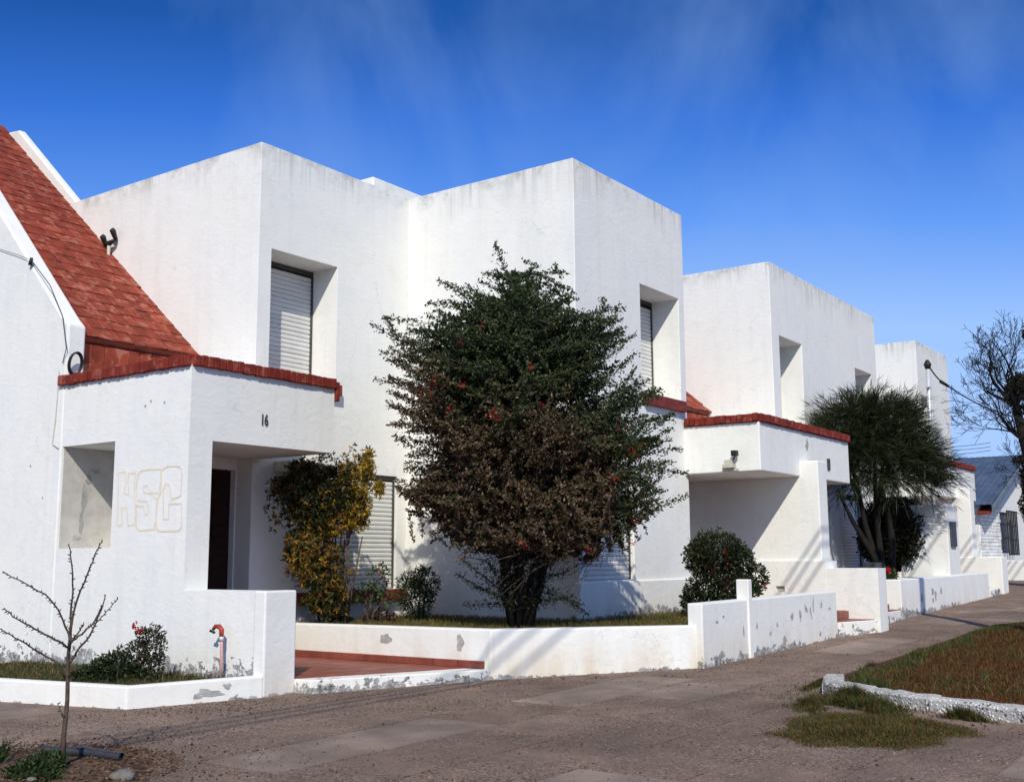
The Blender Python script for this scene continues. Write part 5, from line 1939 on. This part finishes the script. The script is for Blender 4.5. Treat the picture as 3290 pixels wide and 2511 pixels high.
# --- feathery weeping tree
TB = (18.0, 5.65)
ft = thing('feathery_tree', 'feathery dark green tree with drooping needle strands before the second pair of houses', 'tree', (TB[0], TB[1], -0.8))
mb = MB()
limbs = [[(.08, 0, -.8), (-.05, 0, -.2), (-.22, 0, .5), (-.3, .05, 1.1), (-.42, .1, 1.7)], [(.08, 0, -.8), (.02, 0, -.2), (-.03, 0, .5), (.10, .1, 1.2), (.25, .15, 2.0)],
         [(.05, 0, -.7), (-.12, -.05, 0), (-.42, 0, .55), (-.62, 0, 1.0)], [(.1, 0, -.8), (.22, .05, .2), (.18, .1, .75), (.1, .1, 1.15), (.55, .05, 1.55)], [(-.3, 0, .9), (-.5, .1, 1.5), (-.75, .1, 2.0)], [(-.03, 0, .8), (-.05, -.1, 1.6), (-.1, -.1, 2.3)], [(.12, .1, 1.2), (.5, 0, 1.9), (.7, 0, 2.2)]]
for lb in limbs:
    mb.tube([lp(TB, *q) for q in lb], [(.085 if lb[0][2] < -.5 else .05) * (1 - .7 * i / (len(lb) - 1)) for i in range(len(lb))], 7)
mb.build('trunk', M['bark_dark'], ft, smooth=True)
lob = [(-.42, 0, 1.95, .50, .5, .50), (.25, 0, 2.0, .52, .5, .48), (-.12, 0, 2.35, .34, .4, .28), (.45, 0, 2.35, .28, .3, .22), (.66, 0, 1.6, .42, .45, .36), (-.72, 0, 1.6, .30, .4, .32), (.0, -.1, 1.5, .55, .5, .36), (-.30, 0, 1.25, .32, .35, .26), (.40, 0, 1.28, .38, .4, .22), (.92, 0, 1.32, .22, .3, .24)]
# sprays of fine needles
ns = 3000
C_, D_, Q_ = [], [], []
wts = np.array([l_[3] * l_[5] for l_ in lob])
for _ in range(ns):
    l_ = lob[rng.choice(len(lob), p=wts / wts.sum())]
    th = unit(rng.normal(size=(1, 3)))[0]
    rr = rng.uniform(.3, 1) ** .6
    p0 = np.array([l_[0] + th[0] * rr * l_[3], l_[1] + th[1] * rr * l_[4], l_[2] + th[2] * rr * l_[5]])
    # strands leave upwards and outwards, then droop at the tip
    d = np.array([(p0[0] + .1) * .75 + rng.normal(0, .45), th[1] * .6 + rng.normal(0, .3), .55 + rng.normal(0, .45) - .5 * (p0[2] < 1.35)])
    d /= np.linalg.norm(d)
    L = rng.uniform(.20, .58)
    for k in range(12):
        t0 = rng.uniform(0, 1)
        p = p0 + d * L * t0 + np.array([0, 0, -.22 * L * t0 ** 2 * (1 + abs(p0[0]))])
        dd = d + np.array([0, 0, -.5 * t0]) + rng.normal(0, .22, 3)
        C_.append(p)
        D_.append(dd)
C_, D_ = np.array(C_), np.array(D_)
C_ = C_ * np.array([.90, .9, .93]) + np.array([-.06, 0, .09])
pm = np.stack([(TB[0] + LAT[0] * C_[:, 0] + DEP[0] * C_[:, 1]) * K, (TB[1] + LAT[1] * C_[:, 0] + DEP[1] * C_[:, 1]) * K, C_[:, 2] * K + ZO], 1)
dm = np.stack([LAT[0] * D_[:, 0] + DEP[0] * D_[:, 1], LAT[1] * D_[:, 0] + DEP[1] * D_[:, 1], D_[:, 2]], 1)
leaves('crown', pm, dm, .27, .0115, pick_cols(len(pm), [(0.026, 0.036, 0.013), (0.05, 0.06, 0.022), (0.012, 0.018, 0.007), (0.07, 0.07, 0.03)], (4, 2.5, 4, 1.5)), ft, kind='stuff')


# --- bare tree at the right
TR = (24.0, 5.2)
bt = thing('bare_tree', 'leafless tree with dark ivy clumps at the right edge of the street', 'tree', (TR[0], TR[1], -0.65))
tr_mb, br_mb = MB(), MB()
brs = random.Random(21)
ends = []


def grow(mb_, p, d, L, r, depth):
    n_ = 4
    pts, rad = [p], [r]
    for i in range(n_):
        d = (d + Vector((brs.gauss(0, .13), brs.gauss(0, .13), brs.gauss(.03, .10)))).normalized()
        p = p + d * (L / n_)
        pts.append(p)
        rad.append(max(.0055, r * (1 - .45 * (i + 1) / n_)))
    mb_.tube([tuple(q) for q in pts], rad, 6 if r > .02 else 4, unit=False, caps=False)
    if depth == 0:
        return
    k = brs.choice((2, 3, 3)) if depth > 1 else brs.choice((3, 4))
    for i in range(k):
        j = brs.randint(1, n_) if i else n_
        sp = .55 if i else .25
        dd = (d + Vector((brs.gauss(0, sp), brs.gauss(0, sp), brs.gauss(.05, sp)))).normalized()
        grow(br_mb, pts[j], dd, L * brs.uniform(.6, .86), rad[j] * (.85 if i == 0 else .62), depth - 1)


def V3(la, de, z):
    return Vector(P(*lp(TR, la, de, z)))


tk = [V3(.98, 0, -.7), V3(.97, 0, .4), V3(.88, 0, 1.4), V3(.72, 0, 2.3), V3(.60, 0, 3.0)]
tr_mb.tube([tuple(q) for q in tk], [.19, .17, .15, .13, .11], 10, unit=False)
tr_mb.build('trunk', M['bark_dark'], bt, smooth=True)
LW = lambda a, b, c: Vector((LAT[0] * a + DEP[0] * b, LAT[1] * a + DEP[1] * b, c))
for (j, a, b, c, L, r, dp) in ((4, -.6, 0, .85, .85, .06, 5), (4, -.15, .1, 1, .95, .065, 5), (3, -.8, -.1, .45, .80, .05, 5), (4, .4, 0, .9, .9, .065, 5), (3, -.6, .3, .65, .75, .045, 5), (2, -.55, .1, .55, .55, .035, 4), (4, -.45, -.3, .9, .85, .05, 5), (1, -.5, 0, .6, .45, .03, 3), (3, .6, .1, .6, .8, .05, 4), (4, -.85, .1, .6, .8, .05, 5), (4, -.3, .3, 1, .9, .05, 5), (3, -.75, .2, .75, .8, .045, 5), (2, -.7, -.2, .6, .6, .035, 4)):
    grow(br_mb, tk[j], LW(a, b, c).normalized(), L, r, dp)
br_mb.build('branches', M['bark_dark'], bt, kind='stuff')
P_, D_ = [], []
for (la, z, rx, rz, k) in ((.80, 3.55, .30, .18, 1100), (.62, 3.42, .18, .10, 500), (.95, 3.25, .22, .18, 600), (.70, 2.95, .16, .12, 350), (.86, 1.45, .26, .55, 2600), (.84, .95, .30, .40, 1800), (1.0, .3, .25, .45, 1200), (.98, 4.55, .10, .12, 200), (.62, 1.92, .12, .08, 220)):
    th = unit(rng.normal(size=(k, 3))) * (rng.uniform(.2, 1, k) ** .5)[:, None]
    lat, de, z_ = la + th[:, 0] * rx, th[:, 1] * .28, z + th[:, 2] * rz
    P_.append(np.stack([(TR[0] + LAT[0] * lat + DEP[0] * de) * K, (TR[1] + LAT[1] * lat + DEP[1] * de) * K, z_ * K + ZO], 1))
    D_.append(rng.normal(size=(k, 3)))
cc = np.concatenate(P_)
leaves('ivy', cc, np.concatenate(D_), .085, .05, pick_cols(len(cc), [(.02, .024, .012), (.035, .035, .016), (.014, .016, .01)], (3, 1, 3)), bt, kind='stuff')

# dark trees behind the far house
for k_, (x, y, zc, r, lab) in enumerate(((38, 12.0, 3.2, .9, 'dark tree top showing behind the blue roof ridge'), (42, 6.5, 1.6, 2.2, 'dark rounded tree standing beyond the blue roofed house'))):
    leafy('dark_tree', lab, 'tree', (x, y), -0.5, [(0, 0, zc, r, r, r * .9), (r * .5, 0, zc - r * .4, r * .7, r * .7, r * .6), (-r * .5, 0, zc - r * .3, r * .6, r * .6, r * .6)], 5000, .22, .11, [(.02, .026, .012), (.03, .036, .015), (.014, .018, .01)], (3, 2, 3), None, 3, 'bark_dark')

# ------------------------------------------------------------------ red standpipe tap
tap = thing('standpipe', 'pink standpipe with red tap head beside the low end wall', 'tap', (6.18, 7.40, -1.0))
mb = MB()
mb.tube([(6.2, 7.41, -1.05), (6.2, 7.40, -0.80), (6.2, 7.41, -0.64)], 0.017, 10)
mb.build('pipe', M['pipe'], tap, smooth=True)
mb = MB()
mb.tube([(6.2, 7.41, -0.665), (6.2, 7.41, -0.63)], 0.025, 10)
mb.build('collar', M['grey_metal'], tap, smooth=True)
mb = MB()
mb.tube([(6.2, 7.41, -0.63), (6.2, 7.41, -0.575), (6.195, 7.435, -0.55), (6.19, 7.475, -0.548), (6.185, 7.50, -0.575)], [.023, .027, .027, .022, .016], 10)
mb.build('elbow', M['tapred'], tap, smooth=True)
mb = MB()
mb.tube([(6.185, 7.48, -0.60), (6.18, 7.53, -0.585)], 0.014, 8)
mb.build('spout', M['black'], tap, smooth=True)

# ------------------------------------------------------------------ overhead lines
def catenary(a, b, sag, n=14):
    return [tuple(Vector(a).lerp(Vector(b), t_) - Vector((0, 0, sag * 4 * t_ * (1 - t_)))) for t_ in np.linspace(0, 1, n)]


sc_ = MB()
sc_.tube(catenary((19.64, 5.16, 3.27), (19.9, 5.0, 2.98), .04, 5) + catenary((19.95, 4.98, 2.96), (29, 3.6, 3.9), .7) + catenary((29, 3.6, 3.9), (52, 0.5, 5.6), .5)[1:], 0.016, 5)
sc_.tube([(19.86, 5.03, 3.0), (20.05, 4.95, 2.93)], [.04, .03], 7)
tag(sc_.build('service_cable', M['black'], None, smooth=True), 'black service cable sagging from the pole top to the bare tree', 'cable')
for k_, (z0, z1) in enumerate(((2.70, 3.05), (2.63, 2.92), (2.50, 2.80))):
    w_ = MB()
    w_.tube(catenary((27.3, 8.6, z0 + .05), (38, 8.2, z1 + .55), .12), 0.013, 4)
    tag(w_.build('overhead_wire', M['black'], None), ['topmost of the thin wires between the last house and the bare tree', 'middle thin wire between the last house and the bare tree', 'lowest thin wire between the last house and the bare tree'][k_], 'wire', 'overhead wires')
# street line beside the picture, over the pavement; pole and lines throw the shadows on paving and walls
up_ = thing('utility_pole', 'wooden utility pole with crossarm standing in the grass verge', 'utility pole', (12.9, 1.52, -1.0))
mb = MB()
mb.tube([(12.9, 1.52, -1.1), (12.9, 1.52, 5.6)], [.13, .09], 12)
mb.build('post', M['bark'], up_, smooth=True)
mb = MB()
mb.box((12.86, 1.1, 5.12), (12.94, 1.94, 5.22))
mb.build('crossarm', M['bark'], up_)
for k_, (yy, lab) in enumerate(((1.38, 'street power line nearest the road'), (1.56, 'middle street power line over the verge'), (1.70, 'street power line nearest the houses'))):
    mb = MB()
    mb.tube([(12.9, yy, 5.2), (12.9, yy, 5.3)], .04, 8)
    mb.build('insulator', M['black'], up_, smooth=True)
    w_ = MB()
    w_.tube(catenary((-14, yy, 5.3), (12.9, yy, 5.3), .12) + catenary((12.9, yy, 5.3), (40, yy, 5.5), .12)[1:], 0.02, 6)
    tag(w_.build('power_line', M['black'], None), lab, 'wire', 'street power lines')

scene.render.engine = 'CYCLES'
scene.cycles.max_bounces = 6
scene.cycles.use_denoising = True
print('panels', cnt, 'objects', len(bpy.data.objects))
